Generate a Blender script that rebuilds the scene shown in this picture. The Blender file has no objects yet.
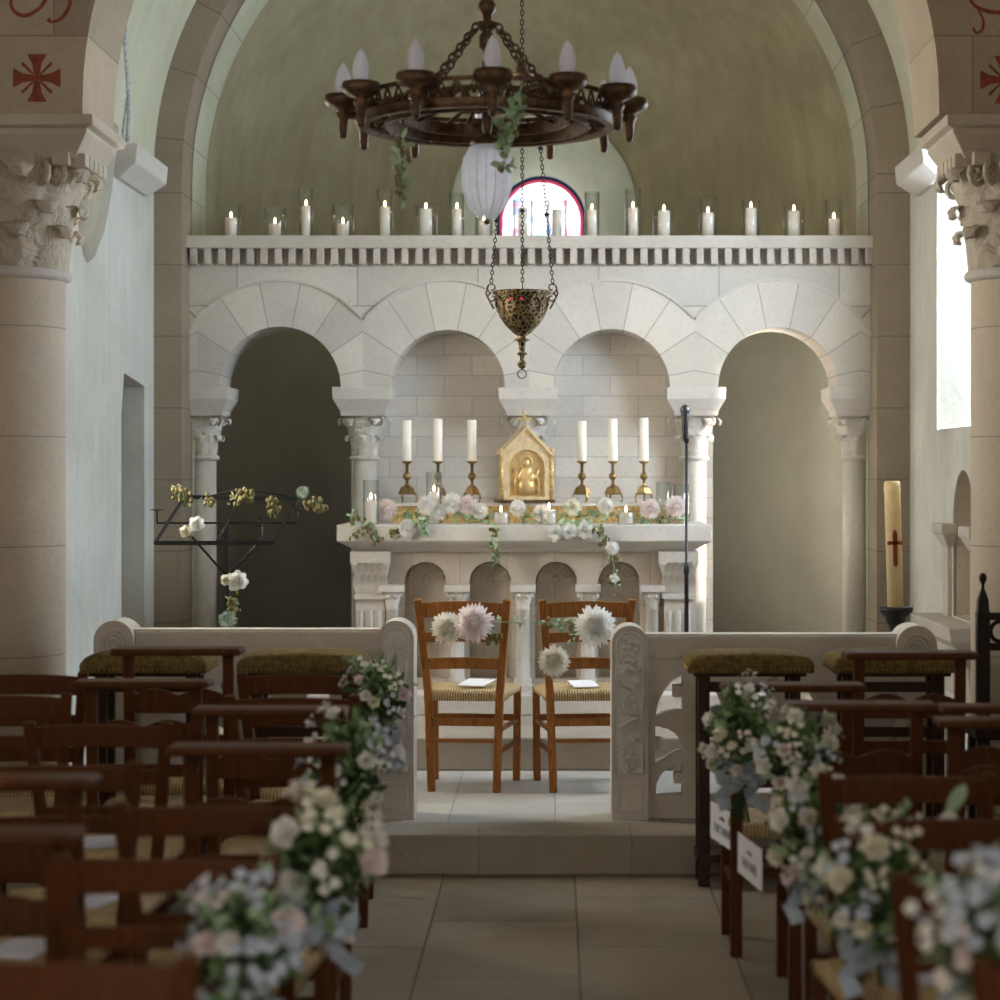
import bpy, bmesh, math, random
from math import sin, cos, pi, radians as R, sqrt, atan2
from mathutils import Vector, Matrix
random.seed(7)
SC = bpy.context.scene
COL = SC.collection
F = 2100.0
CZ = 1.64
def PX(px, Y): return (px - 555.0) * Y / F          # photograph column -> metres at distance Y
def PZ(py, Y): return CZ - (py - 470.0) * Y / F     # photograph row -> height at distance Y

# ------------------------------------------------------------------ shader helpers
class S:
    """socket wrapper: arithmetic builds math nodes"""
    def __init__(s, nt, sock): s.nt, s.k = nt, sock
    def _op(s, op, *o):
        n = s.nt.nodes.new('ShaderNodeMath'); n.operation = op
        for i, a in enumerate((s,) + o):
            if isinstance(a, S): s.nt.links.new(a.k, n.inputs[i])
            else: n.inputs[i].default_value = float(a)
        return S(s.nt, n.outputs[0])
    def __add__(s, o): return s._op('ADD', o)
    def __sub__(s, o): return s._op('SUBTRACT', o)
    def __mul__(s, o): return s._op('MULTIPLY', o)
    def __truediv__(s, o): return s._op('DIVIDE', o)
    def lt(s, o): return s._op('LESS_THAN', o)
    def gt(s, o): return s._op('GREATER_THAN', o)
    def abs(s): return s._op('ABSOLUTE')
    def sqrt(s): return s._op('SQRT')
    def mod(s, o): return s._op('FLOORED_MODULO', o)
    def atan2(s, o): return s._op('ARCTAN2', o)
    def mx(s, o): return s._op('MAXIMUM', o)
    def mn(s, o): return s._op('MINIMUM', o)

def newmat(name):
    m = bpy.data.materials.new(name); m.use_nodes = True
    nt = m.node_tree
    return m, nt, nt.nodes['Principled BSDF']
def lnk(nt, a, b): nt.links.new(a.k if isinstance(a, S) else a, b)
def coords(nt):
    g = nt.nodes.new('ShaderNodeNewGeometry')
    x = nt.nodes.new('ShaderNodeSeparateXYZ'); nt.links.new(g.outputs['Position'], x.inputs[0])
    return g.outputs['Position'], S(nt, x.outputs[0]), S(nt, x.outputs[1]), S(nt, x.outputs[2])
def noise(nt, vec, scale, detail=4, rough=.55, dist=0):
    n = nt.nodes.new('ShaderNodeTexNoise'); n.inputs['Scale'].default_value = scale
    n.inputs['Detail'].default_value = detail; n.inputs['Roughness'].default_value = rough
    n.inputs['Distortion'].default_value = dist
    if vec is not None: lnk(nt, vec, n.inputs['Vector'])
    return S(nt, n.outputs['Fac'])
def ramp(nt, fac, stops):
    r = nt.nodes.new('ShaderNodeValToRGB')
    e = r.color_ramp.elements
    while len(e) > 1: e.remove(e[-1])
    e[0].position = stops[0][0]; e[0].color = (*stops[0][1], 1)
    for p, c in stops[1:]:
        q = e.new(p); q.color = (*c, 1)
    lnk(nt, fac, r.inputs[0]); return r.outputs[0]
def mix(nt, fac, a, b, mode='MIX'):
    n = nt.nodes.new('ShaderNodeMix'); n.data_type = 'RGBA'; n.blend_type = mode
    for sock, v in ((n.inputs[0], fac), (n.inputs[6], a), (n.inputs[7], b)):
        if isinstance(v, (S, bpy.types.NodeSocket)): lnk(nt, v, sock)
        elif isinstance(v, (tuple, list)): sock.default_value = (*v[:3], 1)
        else: sock.default_value = v
    return n.outputs[2]
def comb(nt, x, y, z=0.0):
    n = nt.nodes.new('ShaderNodeCombineXYZ')
    for i, a in enumerate((x, y, z)):
        if isinstance(a, S): lnk(nt, a, n.inputs[i])
        else: n.inputs[i].default_value = a
    return n.outputs[0]
def bump(nt, bs, h, strength=.3, dist=.01):
    b = nt.nodes.new('ShaderNodeBump'); b.inputs['Strength'].default_value = strength
    b.inputs['Distance'].default_value = dist
    lnk(nt, h, b.inputs['Height']); nt.links.new(b.outputs[0], bs.inputs['Normal'])
def sc3(c, k): return tuple(min(1, v * k) for v in c)

def plain(name, col, rough=.6, metal=0.0, var=.12, scale=20, bmp=0.0, **kw):
    m, nt, bs = newmat(name)
    tc = nt.nodes.new('ShaderNodeTexCoord')
    n = noise(nt, tc.outputs['Object'], scale)
    c = ramp(nt, n, [(.3, sc3(col, 1 - var)), (.7, sc3(col, 1 + var))])
    nt.links.new(c, bs.inputs['Base Color'])
    bs.inputs['Roughness'].default_value = rough; bs.inputs['Metallic'].default_value = metal
    if bmp: bump(nt, bs, n, bmp, .004)
    for k, v in kw.items(): bs.inputs[k].default_value = v
    return m

def joints_grid(nt, u, v, w, h, t, off=.5):
    """brick joint mask from u,v; returns (mask, cell noise value)"""
    b = nt.nodes.new('ShaderNodeTexBrick')
    nt.links.new(comb(nt, u, v), b.inputs['Vector'])
    b.offset = off; b.inputs['Scale'].default_value = 1
    b.inputs['Brick Width'].default_value = w; b.inputs['Row Height'].default_value = h
    b.inputs['Mortar Size'].default_value = t; b.inputs['Mortar Smooth'].default_value = .3
    b.inputs['Color1'].default_value = (0, 0, 0, 1); b.inputs['Color2'].default_value = (1, 1, 1, 1)
    b.inputs['Mortar'].default_value = (.5, .5, .5, 1)
    s = nt.nodes.new('ShaderNodeSeparateColor'); nt.links.new(b.outputs['Color'], s.inputs[0])
    return S(nt, b.outputs['Fac']), S(nt, s.outputs[0])

def stone(name, col, kind='plain', w=.6, h=.28, t=.004, axis='x', var=.10, mort=.62, cellvar=.12, warm=None, u0=0, v0=0):
    m, nt, bs = newmat(name)
    P, x, y, z = coords(nt)
    n1 = noise(nt, P, 2.2, 5, .6); n2 = noise(nt, P, 38, 3, .6); n3 = noise(nt, P, 150, 2, .5)
    base = ramp(nt, n1, [(.32, sc3(col, 1 - var)), (.5, col), (.68, sc3(col, 1 + var))])
    if warm: base = mix(nt, (noise(nt, P, 1.1, 4, .6) - .45)._op('MULTIPLY', 3)._op('MINIMUM', 1.0)._op('MAXIMUM', 0.0), base, warm)
    base = mix(nt, ((n2 - .52) * 2.0).mx(0.0), base, sc3(col, .72))
    mask = None; cell = None
    if kind == 'grid':
        u = {'x': x, 'y': y, 'xy': x}[axis]
        mask, cell = joints_grid(nt, u + u0, z + v0, w, h, t)
    elif kind == 'floor':
        mask, cell = joints_grid(nt, y + u0, x + v0, w, h, t)
    elif kind == 'rings':
        k = (z + v0).mod(h); mask = k.lt(t)
    elif kind == 'arcade':
        u = (x + 1.643 + .496).mod(.992) - .496
        zz = z - 2.136
        r = (u * u + zz * zz).sqrt()
        a = zz.atan2(u)
        am = ((a + pi / 8) .mod(pi / 8) - pi / 16).abs() * r
        inr = r.lt(.635)
        g, cell = joints_grid(nt, x + .1, z + .02, .72, .33, t)
        ring = (r - .64).abs().lt(.006)
        wn = nt.nodes.new('ShaderNodeTexWhiteNoise'); wn.noise_dimensions = '2D'
        nt.links.new(comb(nt, ((a + pi/16) / (pi/8))._op('FLOOR'), ((x + 1.643 + .496) / .992)._op('FLOOR')), wn.inputs['Vector'])
        vn = S(nt, wn.outputs['Value'])
        cell = vn * r.lt(.64) + cell * r.gt(.64)
        mask = (am.lt(.003) * inr).mx(ring).mx(g * r.gt(.645))
    elif kind == 'arch':
        xx = x + .15; zz = z - 3.37
        a = zz.atan2(xx); r = (xx * xx + zz * zz).sqrt()
        up = zz.gt(0.0)
        am = (a.mod(.19) * r).lt(.008)
        hor = (z + .1).mod(.42).lt(.007)
        mask = (am * up).mx(hor * (up * -1 + 1))
    if mask is not None:
        if cell is not None:
            base = mix(nt, 1.0, base, ramp(nt, cell, [(0, (1 - cellvar,) * 3), (1, (1 + cellvar * .5, 1 + cellvar * .45, 1 + cellvar * .35))]), 'MULTIPLY')
        base = mix(nt, mask, base, sc3(col, mort))
        hgt = (n2 * .3 + n3 * .15) - mask * 1.2
    else:
        hgt = n2 * .35 + n3 * .2
    nt.links.new(base, bs.inputs['Base Color'])
    bs.inputs['Roughness'].default_value = .82
    bs.inputs['Specular IOR Level'].default_value = .25
    bump(nt, bs, hgt, .45, .008)
    return m

def plaster(name, c1, c2, scale=1.3):
    m, nt, bs = newmat(name)
    P, x, y, z = coords(nt)
    n = noise(nt, P, scale, 6, .6, .6); n2 = noise(nt, P, 14, 4, .6)
    st = noise(nt, comb(nt, x * 6, y * 6, z * .8), 1.6, 4, .6)
    c = ramp(nt, n * .65 + st * .35, [(.36, c1), (.62, c2)])
    c = mix(nt, ((n2 - .55) * 1.2).mx(0.0), c, sc3(c1, .7))
    nt.links.new(c, bs.inputs['Base Color']); bs.inputs['Roughness'].default_value = .9
    bs.inputs['Specular IOR Level'].default_value = .15
    bump(nt, bs, n2 + n * .5, .35, .012)
    return m

def wood(name, col, rough=.38):
    m, nt, bs = newmat(name)
    tc = nt.nodes.new('ShaderNodeTexCoord')
    mp = nt.nodes.new('ShaderNodeMapping'); mp.inputs['Scale'].default_value = (14, 14, 2.2)
    nt.links.new(tc.outputs['Object'], mp.inputs[0])
    n = noise(nt, mp.outputs[0], 3.5, 5, .6, 1.2)
    c = ramp(nt, n, [(.3, sc3(col, .62)), (.52, col), (.75, sc3(col, 1.35))])
    nt.links.new(c, bs.inputs['Base Color']); bs.inputs['Roughness'].default_value = rough
    bs.inputs['Specular IOR Level'].default_value = .18
    bump(nt, bs, n, .12, .003)
    return m

def rush_mat():
    m, nt, bs = newmat('rush')
    tc = nt.nodes.new('ShaderNodeTexCoord')
    x = nt.nodes.new('ShaderNodeSeparateXYZ'); nt.links.new(tc.outputs['Object'], x.inputs[0])
    X, Y = S(nt, x.outputs[0]), S(nt, x.outputs[1])
    ax, ay = X.abs(), (Y - .19).abs()
    w = (ax.gt(ay)) * (Y * 520)._op('SINE') + (ay.gt(ax)) * (X * 520)._op('SINE')
    n = noise(nt, tc.outputs['Object'], 30)
    c = ramp(nt, w * .25 + n * .6 + .2, [(.2, (.20, .12, .045)), (.5, (.47, .33, .15)), (.85, (.66, .51, .28))])
    nt.links.new(c, bs.inputs['Base Color']); bs.inputs['Roughness'].default_value = .65
    bump(nt, bs, w, .5, .004); return m

def emis(name, col, st):
    m, nt, bs = newmat(name)
    nt.nodes.remove(bs); e = nt.nodes.new('ShaderNodeEmission')
    e.inputs[0].default_value = (*col, 1); e.inputs[1].default_value = st
    nt.links.new(e.outputs[0], nt.nodes['Material Output'].inputs[0]); return m
def glass_mat(name, tint=(.97, 1, .985), k=1.45, base=.04):
    m, nt, bs = newmat(name); nt.nodes.remove(bs)
    t = nt.nodes.new('ShaderNodeBsdfTransparent'); t.inputs[0].default_value = (*tint, 1)
    g = nt.nodes.new('ShaderNodeBsdfGlossy'); g.inputs['Roughness'].default_value = .10
    lw = nt.nodes.new('ShaderNodeLayerWeight'); lw.inputs[0].default_value = .35
    mx = nt.nodes.new('ShaderNodeMixShader')
    f = S(nt, lw.outputs['Facing'])._op('POWER', 1.7) * .95 + base
    lnk(nt, f, mx.inputs[0]); nt.links.new(t.outputs[0], mx.inputs[1]); nt.links.new(g.outputs[0], mx.inputs[2])
    nt.links.new(mx.outputs[0], nt.nodes['Material Output'].inputs[0]); return m
def daylight_pane(name, col, st):
    m, nt, bs = newmat(name); nt.nodes.remove(bs)
    t = nt.nodes.new('ShaderNodeBsdfTransparent'); e = nt.nodes.new('ShaderNodeEmission')
    e.inputs[0].default_value = (*col, 1); e.inputs[1].default_value = st
    a = nt.nodes.new('ShaderNodeAddShader'); nt.links.new(t.outputs[0], a.inputs[0]); nt.links.new(e.outputs[0], a.inputs[1])
    nt.links.new(a.outputs[0], nt.nodes['Material Output'].inputs[0]); return m
def petalmat(name, c, tip):
    m, nt, bs = newmat(name)
    tc = nt.nodes.new('ShaderNodeTexCoord'); n = noise(nt, tc.outputs['Object'], 40, 3)
    nt.links.new(ramp(nt, n, [(.35, c), (.65, tip)]), bs.inputs['Base Color'])
    bs.inputs['Roughness'].default_value = .6
    tr = nt.nodes.new('ShaderNodeBsdfTranslucent'); nt.links.new(bs.inputs['Base Color'].links[0].from_socket, tr.inputs[0])
    ms = nt.nodes.new('ShaderNodeMixShader'); ms.inputs[0].default_value = .42
    nt.links.new(bs.outputs[0], ms.inputs[1]); nt.links.new(tr.outputs[0], ms.inputs[2]); nt.links.new(ms.outputs[0], nt.nodes['Material Output'].inputs[0])
    return m

M = {}
M['plaster_wall'] = plaster('plaster_wall', (.50, .50, .46), (.63, .63, .59))
M['plaster_vault'] = plaster('plaster_vault', (.47, .47, .36), (.58, .58, .46))
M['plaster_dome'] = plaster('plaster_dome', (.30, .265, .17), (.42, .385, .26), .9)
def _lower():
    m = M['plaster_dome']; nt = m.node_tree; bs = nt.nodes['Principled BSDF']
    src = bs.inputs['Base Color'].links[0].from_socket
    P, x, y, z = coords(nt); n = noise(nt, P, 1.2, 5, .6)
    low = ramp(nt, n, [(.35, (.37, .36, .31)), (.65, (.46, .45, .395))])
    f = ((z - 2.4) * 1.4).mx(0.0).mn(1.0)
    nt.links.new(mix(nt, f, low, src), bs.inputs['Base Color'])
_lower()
M['plaster_apse'] = plaster('plaster_apse', (.30, .29, .24), (.40, .385, .33), 1.0)
M['plaster_nave'] = plaster('plaster_nave', (.34, .31, .26), (.42, .38, .32))
M['arcade'] = stone('arcade_stone', (.58, .545, .505), 'arcade', warm=(.55, .50, .43), cellvar=.15, mort=.55)
M['blocks'] = stone('block_wall_stone', (.66, .62, .575), 'grid', w=.34, h=.125, t=.0025, v0=.03, warm=(.58, .52, .45), mort=.6)
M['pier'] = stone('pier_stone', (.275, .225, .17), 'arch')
M['reveal'] = stone('reveal_stone', (.50, .51, .39), 'arch')
M['pale'] = stone('pale_stone', (.56, .525, .485))
M['cornice'] = stone('cornice_stone', (.48, .44, .395))
M['warm'] = stone('warm_stone', (.52, .45, .365))
def carved(name, col, sc):
    m = stone(name, col); nt = m.node_tree; bs = nt.nodes['Principled BSDF']
    P = nt.nodes.new('ShaderNodeTexCoord').outputs['Object']
    v = nt.nodes.new('ShaderNodeTexVoronoi'); v.feature = 'SMOOTH_F1'; v.inputs['Scale'].default_value = sc; nt.links.new(P, v.inputs['Vector'])
    w_ = noise(nt, P, sc*.8, 3, .6, 1.5)
    b = nt.nodes.new('ShaderNodeBump'); b.inputs['Strength'].default_value = .9; b.inputs['Distance'].default_value = .35/sc
    lnk(nt, S(nt, v.outputs['Distance']) * .8 + w_, b.inputs['Height'])
    nt.links.new(b.outputs[0], bs.inputs['Normal']); return m
M['carved'] = carved('carved_stone', (.58, .545, .50), 34)
M['carved_warm'] = carved('carved_warm_stone', (.50, .43, .345), 13)
M['relief'] = carved('relief_stone', (.68, .665, .64), 60)
M['triumph'] = stone('triumph_stone', (.43, .35, .265), 'grid', w=.7, h=.33, t=.0035, v0=.17, cellvar=.2)
M['shaft'] = stone('shaft_stone', (.55, .465, .37), 'rings', h=.47, t=.006, v0=.1, warm=(.56, .45, .35))
M['altar'] = stone('altar_stone', (.55, .485, .41), 'grid', w=.26, h=.30, t=.002, warm=(.50, .43, .36))
M['floor'] = stone('floor_stone', (.29, .24, .185), 'floor', w=.83, h=.53, t=.0045, v0=.45, u0=.25, var=.2, cellvar=.22, mort=.45, warm=(.25, .205, .15))
M['step'] = stone('step_stone', (.36, .315, .265), 'grid', w=.62, h=.5, t=.003, var=.14)
M['chfloor'] = stone('chancel_floor_stone', (.42, .40, .37), 'floor', w=.6, h=.45, t=.003, var=.12)
M['rail'] = stone('rail_stone', (.57, .52, .465), var=.12)
M['paint'] = plain('red_paint', (.24, .055, .025), .85, var=.35, scale=25)
M['wood'] = wood('walnut_wood', (.078, .023, .005), .5)
M['oak'] = wood('honey_wood', (.30, .115, .026), .42)
M['darkwood'] = wood('dark_wood', (.035, .018, .010), .4)
M['blackwood'] = wood('black_wood', (.022, .015, .012), .35)
M['rush'] = rush_mat()
M['velvet'] = plain('green_velvet', (.145, .102, .034), .85, var=.45, scale=45, bmp=.6)
M['velvet'].node_tree.nodes['Principled BSDF'].inputs['Specular IOR Level'].default_value = .1
M['brass'] = plain('old_brass', (.32, .22, .10), .38, 1.0, .3, 30)
M['bronze'] = plain('bronze', (.11, .062, .033), .5, .6, .5, 28, .3)
M['lampgold'] = plain('lamp_gold', (.17, .12, .055), .5, .75, .6, 55, .8)
def _lg():
    m = M['lampgold']; nt = m.node_tree; bs = nt.nodes['Principled BSDF']; src = bs.inputs['Base Color'].links[0].from_socket
    P = nt.nodes.new('ShaderNodeTexCoord').outputs['Object']
    v = nt.nodes.new('ShaderNodeTexVoronoi'); v.feature = 'DISTANCE_TO_EDGE'; v.inputs['Scale'].default_value = 42; nt.links.new(P, v.inputs['Vector'])
    d = S(nt, v.outputs['Distance'])
    nt.links.new(mix(nt, d.gt(.13), src, (.02, .012, .006)), bs.inputs['Base Color'])
_lg()
M['gold'] = plain('gilding', (.62, .44, .20), .38, .55, .25, 25, .3)
M['ivorygold'] = plain('ivory_gold', (.60, .46, .27), .5, .15, .2, 30, .3)
M['mosaic'] = plain('gold_mosaic', (.50, .34, .13), .4, .5, .5, 90, .5)
M['iron'] = plain('black_iron', (.018, .018, .018), .5, .5, .3, 30)
M['nail'] = plain('brass_nail', (.30, .20, .08), .45, 1)
M['black'] = plain('black_plastic', (.015, .017, .02), .35)
M['steel'] = plain('grey_steel', (.10, .11, .13), .35, .8)
M['wax'] = plain('white_wax', (.80, .76, .68), .5, var=.03)
M['waxp'] = None
M['waxw'] = plain('candle_wax', (.90, .80, .75), .5, var=.02)
M['flame'] = emis('flame', (1, .60, .26), 45)
M['wick'] = plain('wick', (.02, .02, .02), .9)
M['bulb'] = petalmat('frosted_bulb', (.86, .86, .92), (.90, .90, .96))
M['bulb'].node_tree.nodes['Mix Shader'].inputs[0].default_value = .5
M['globe'] = glass_mat('globe_glass', (.80, .80, .86), base=.16)
M['frost'] = petalmat('frosted_globe', (.80, .80, .88), (.90, .90, .96))
M['frost'].node_tree.nodes['Mix Shader'].inputs[0].default_value = .6
def _fr():
    nt = M['frost'].node_tree; o = nt.nodes['Material Output']; src = o.inputs[0].links[0].from_socket
    t = nt.nodes.new('ShaderNodeBsdfTransparent'); mx = nt.nodes.new('ShaderNodeMixShader'); mx.inputs[0].default_value = .45
    nt.links.new(src, mx.inputs[1]); nt.links.new(t.outputs[0], mx.inputs[2]); nt.links.new(mx.outputs[0], o.inputs[0])
_fr()
M['glass'] = glass_mat('clear_glass', (.985, 1, .99), base=.05)
M['paper'] = plain('paper', (.66, .67, .76), .7, var=.03)
M['paperw'] = plain('white_paper', (.80, .80, .84), .7, var=.02)
M['ink'] = plain('ink', (.12, .12, .17), .8)
M['redglass'] = plain('red_glass', (.5, .03, .02), .2)
M['leaf'] = plain('leaf_green', (.13, .22, .08), .55, var=.45, scale=18)
M['leaf2'] = plain('leaf_sage', (.30, .42, .26), .6, var=.35, scale=18)
M['leafd'] = plain('leaf_dark', (.03, .065, .02), .5, var=.4, scale=18)
M['hop'] = plain('hop_gold', (.17, .14, .045), .7, var=.4, scale=60)
M['succ'] = plain('succulent_green', (.38, .47, .40), .6, var=.2)
M['waxp'] = petalmat('yellow_wax', (.80, .66, .40), (.86, .74, .50))
M['petal_white'] = petalmat('petal_white', (.90, .89, .86), (.95, .94, .92))
M['petal_cream'] = petalmat('petal_cream', (.86, .84, .68), (.92, .90, .80))
M['petal_pink'] = petalmat('petal_pink', (.90, .79, .78), (.94, .88, .87))
M['petal_ivory'] = petalmat('petal_ivory', (.86, .83, .72), (.92, .90, .84))
M['petal_blue'] = petalmat('petal_blue', (.55, .62, .74), (.74, .80, .88))
M['ribbon'] = plain('blue_grey_ribbon', (.30, .36, .43), .5, var=.2)
M['rope'] = plain('grey_rope', (.42, .44, .46), .7, var=.4, scale=60)
M['day'] = daylight_pane('daylight_glass', (.72, .86, 1.0), 9)
M['day2'] = daylight_pane('nave_daylight_glass', (1.0, .87, .70), 2.2)
M['day5'] = daylight_pane('high_fill_glow', (.97, .98, 1.0), 22)  # glow of the added high nave pane, brightens the bouquets
M['day4'] = daylight_pane('apse_fill_glow', (1.0, .95, .88), 12)  # glow of the added pane hidden in the apse
M['day3'] = daylight_pane('left_daylight_glass', (1.0, .94, .83), 15)

# ------------------------------------------------------------------ mesh helpers
class MB:
    def __init__(s): s.v = []; s.f = []; s.sm = []
    def add(s, vs, fs, smooth=False, M4=None):
        b = len(s.v)
        if M4 is not None: vs = [tuple(M4 @ Vector(q)) for q in vs]
        s.v += [tuple(q) for q in vs]; s.f += [tuple(i + b for i in f) for f in fs]
        s.sm += [smooth] * len(fs); return s
    def box(s, x0, x1, y0, y1, z0, z1, M4=None):
        vs = [(x0,y0,z0),(x1,y0,z0),(x1,y1,z0),(x0,y1,z0),(x0,y0,z1),(x1,y0,z1),(x1,y1,z1),(x0,y1,z1)]
        return s.add(vs, [(0,3,2,1),(4,5,6,7),(0,1,5,4),(1,2,6,5),(2,3,7,6),(3,0,4,7)], False, M4)
    def stack(s, levels):
        """lofted rectangles: (x0,x1,y0,y1,z)"""
        b = []
        for x0, x1, y0, y1, z in levels: b += [(x0,y0,z),(x1,y0,z),(x1,y1,z),(x0,y1,z)]
        fs = [(3,2,1,0)]
        n = len(levels)
        for k in range(n - 1):
            for i in range(4):
                j = (i + 1) % 4; fs.append((4*k+i, 4*k+j, 4*k+4+j, 4*k+4+i))
        fs.append((4*n-4, 4*n-3, 4*n-2, 4*n-1))
        return s.add(b, fs)
    def lathe(s, prof, n=24, c=(0,0,0), smooth=True, M4=None, cap=True):
        vs = []; fs = []
        for r, z in prof:
            for i in range(n):
                a = 2*pi*i/n; vs.append((c[0]+r*cos(a), c[1]+r*sin(a), c[2]+z))
        m = len(prof)
        for k in range(m-1):
            for i in range(n):
                j = (i+1) % n; fs.append((k*n+i, k*n+j, (k+1)*n+j, (k+1)*n+i))
        if cap:
            fs.append(tuple(range(n-1, -1, -1))); fs.append(tuple(range((m-1)*n, m*n)))
        return s.add(vs, fs, smooth, M4)
    def tube(s, pts, r, n=8, rr=None, closed=False, smooth=True):
        pts = [Vector(p) for p in pts]; vs = []; fs = []; L = len(pts); prev = None
        for i, p in enumerate(pts):
            if closed: d = pts[(i+1) % L] - pts[i-1]
            else: d = pts[min(i+1, L-1)] - pts[max(i-1, 0)]
            if d.length < 1e-9: d = Vector((0,0,1))
            d.normalize()
            if prev is None:
                up = Vector((0,0,1)) if abs(d.z) < .9 else Vector((1,0,0)); a = d.cross(up).normalized()
            else:
                a = (prev - d * prev.dot(d))
                a = a.normalized() if a.length > 1e-6 else d.orthogonal().normalized()
            prev = a; b = d.cross(a)
            q = (rr[i] if rr else r)
            for k in range(n):
                t = 2*pi*k/n; vs.append(p + a*(q*cos(t)) + b*(q*sin(t)))
        for i in range(L if closed else L-1):
            i2 = (i+1) % L
            for k in range(n):
                k2 = (k+1) % n; fs.append((i*n+k, i*n+k2, i2*n+k2, i2*n+k))
        if not closed: fs.append(tuple(range(n-1,-1,-1))); fs.append(tuple(range((L-1)*n, L*n)))
        return s.add(vs, fs, smooth)
    def bar(s, pts, w, h, up=(0,0,1)):
        """rectangular section swept along a polyline; w along the side, h along up; w/h may be lists"""
        pts = [Vector(p) for p in pts]; vs = []; fs = []; L = len(pts); U = Vector(up)
        for i, p in enumerate(pts):
            d = (pts[min(i+1, L-1)] - pts[max(i-1, 0)]).normalized()
            a = d.cross(U).normalized(); b = a.cross(d).normalized()
            ww = (w[i] if isinstance(w, (list,tuple)) else w)/2; hh = (h[i] if isinstance(h, (list,tuple)) else h)/2
            vs += [p-a*ww-b*hh, p+a*ww-b*hh, p+a*ww+b*hh, p-a*ww+b*hh]
        for i in range(L-1):
            for k in range(4):
                j = (k+1) % 4; fs.append((4*i+k, 4*i+j, 4*i+4+j, 4*i+4+k))
        fs.append((3,2,1,0)); fs.append((4*L-4,4*L-3,4*L-2,4*L-1))
        return s.add(vs, fs)
    def sph(s, c, r, n=12, m=8, sc=(1,1,1)):
        vs = []; fs = []
        vs.append((c[0], c[1], c[2]-r*sc[2]))
        for k in range(1, m):
            t = pi*k/m - pi/2
            for i in range(n):
                a = 2*pi*i/n; vs.append((c[0]+r*sc[0]*cos(t)*cos(a), c[1]+r*sc[1]*cos(t)*sin(a), c[2]+r*sc[2]*sin(t)))
        vs.append((c[0], c[1], c[2]+r*sc[2])); e = len(vs)-1
        for i in range(n): fs.append((0, 1+(i+1) % n, 1+i))
        for k in range(m-2):
            for i in range(n):
                j = (i+1) % n; fs.append((1+k*n+i, 1+k*n+j, 1+(k+1)*n+j, 1+(k+1)*n+i))
        for i in range(n): fs.append((e, 1+(m-2)*n+i, 1+(m-2)*n+(i+1) % n))
        return s.add(vs, fs, True)
    def torus(s, c, R1, r, axis='z', n=16, k=6, sc=(1,1)):
        pts = []
        for i in range(n):
            a = 2*pi*i/n; u, w = R1*cos(a)*sc[0], R1*sin(a)*sc[1]
            pts.append({'z': (c[0]+u, c[1]+w, c[2]), 'y': (c[0]+u, c[1], c[2]+w), 'x': (c[0], c[1]+u, c[2]+w)}[axis])
        return s.tube(pts, r, k, closed=True)
    def chain(s, p0, p1, L=.03, wire=.003, wd=.6):
        p0, p1 = Vector(p0), Vector(p1); d = p1-p0; n = max(1, round(d.length/(L*.78))); st = d/n
        q = d.normalized().to_track_quat('X', 'Z').to_matrix()
        for i in range(n):
            c = p0 + st*(i+.5); pts = []
            for k in range(8):
                a = 2*pi*k/8; u = cos(a)*L/2; w = sin(a)*L/2*wd
                pts.append(c + q @ (Vector((u, w, 0)) if i % 2 else Vector((u, 0, w))))
            s.tube(pts, wire, 4, closed=True)
        return s
    def petal(s, M4, L, W, a0, curl, cup=.3, nu=5, thick=None, tip=.0):
        """curved petal/leaf patch starting at origin, length along +x, normal +z"""
        vs = []; fs = []; x = z = 0.0
        for i in range(nu+1):
            t = i/nu; th = a0 + curl*t
            w = W*(.25 + .75*sin(pi*min(1, t*.85+.08))) * (1 if t < .999 else max(.02, tip+.25))
            for q in (-1, 0, 1):
                vs.append((x - abs(q)*0, q*w*.5, z + abs(q)*cup*w*.5))
            x += cos(th)*L/nu; z += sin(th)*L/nu
        for i in range(nu):
            for k in (0, 1): fs.append((3*i+k, 3*i+3+k, 3*i+4+k, 3*i+1+k))
        return s.add(vs, fs, True, M4)
    def build(s, name, mat, parent=None, loc=None, bevel=0, sub=0, solid=0):
        me = bpy.data.meshes.new(name); me.from_pydata(s.v, [], s.f); me.validate()
        if len(s.sm) == len(me.polygons): me.polygons.foreach_set('use_smooth', s.sm)
        me.materials.append(M[mat] if isinstance(mat, str) else mat)
        o = bpy.data.objects.new(name, me); COL.objects.link(o)
        if parent: o.parent = parent
        if loc: o.location = loc
        if solid:
            d = o.modifiers.new('s', 'SOLIDIFY'); d.thickness = solid; d.offset = 0
        if bevel:
            b = o.modifiers.new('b', 'BEVEL'); b.width = bevel; b.segments = 2; b.limit_method = 'ANGLE'; b.angle_limit = R(40)
        if sub:
            b = o.modifiers.new('u', 'SUBSURF'); b.levels = sub; b.render_levels = sub
        return o

def plate(polys, t, plane='xz', at=0.0, bev=0.0):
    """flat plate with holes: polys[0] outline, rest holes. Extrudes from at to at+t along the remaining axis"""
    cu = bpy.data.curves.new('tmp', 'CURVE'); cu.dimensions = '2D'; cu.fill_mode = 'BOTH'; cu.extrude = t/2
    for p in polys:
        sp = cu.splines.new('POLY'); sp.points.add(len(p)-1); sp.use_cyclic_u = True
        for i, q in enumerate(p): sp.points[i].co = (q[0], q[1], 0, 1)
    o = bpy.data.objects.new('tmp', cu); COL.objects.link(o)
    dg = bpy.context.evaluated_depsgraph_get(); me = bpy.data.meshes.new_from_object(o.evaluated_get(dg))
    mb = MB(); vs = []
    for v in me.vertices:
        u, w, d = v.co; d = d + t/2 + at
        vs.append({'xz': (u, d, w), 'yz': (d, u, w), 'xy': (u, w, d)}[plane])
    mb.add(vs, [tuple(p.vertices) for p in me.polygons])
    bpy.data.objects.remove(o); bpy.data.curves.remove(cu); bpy.data.meshes.remove(me)
    return mb
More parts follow.
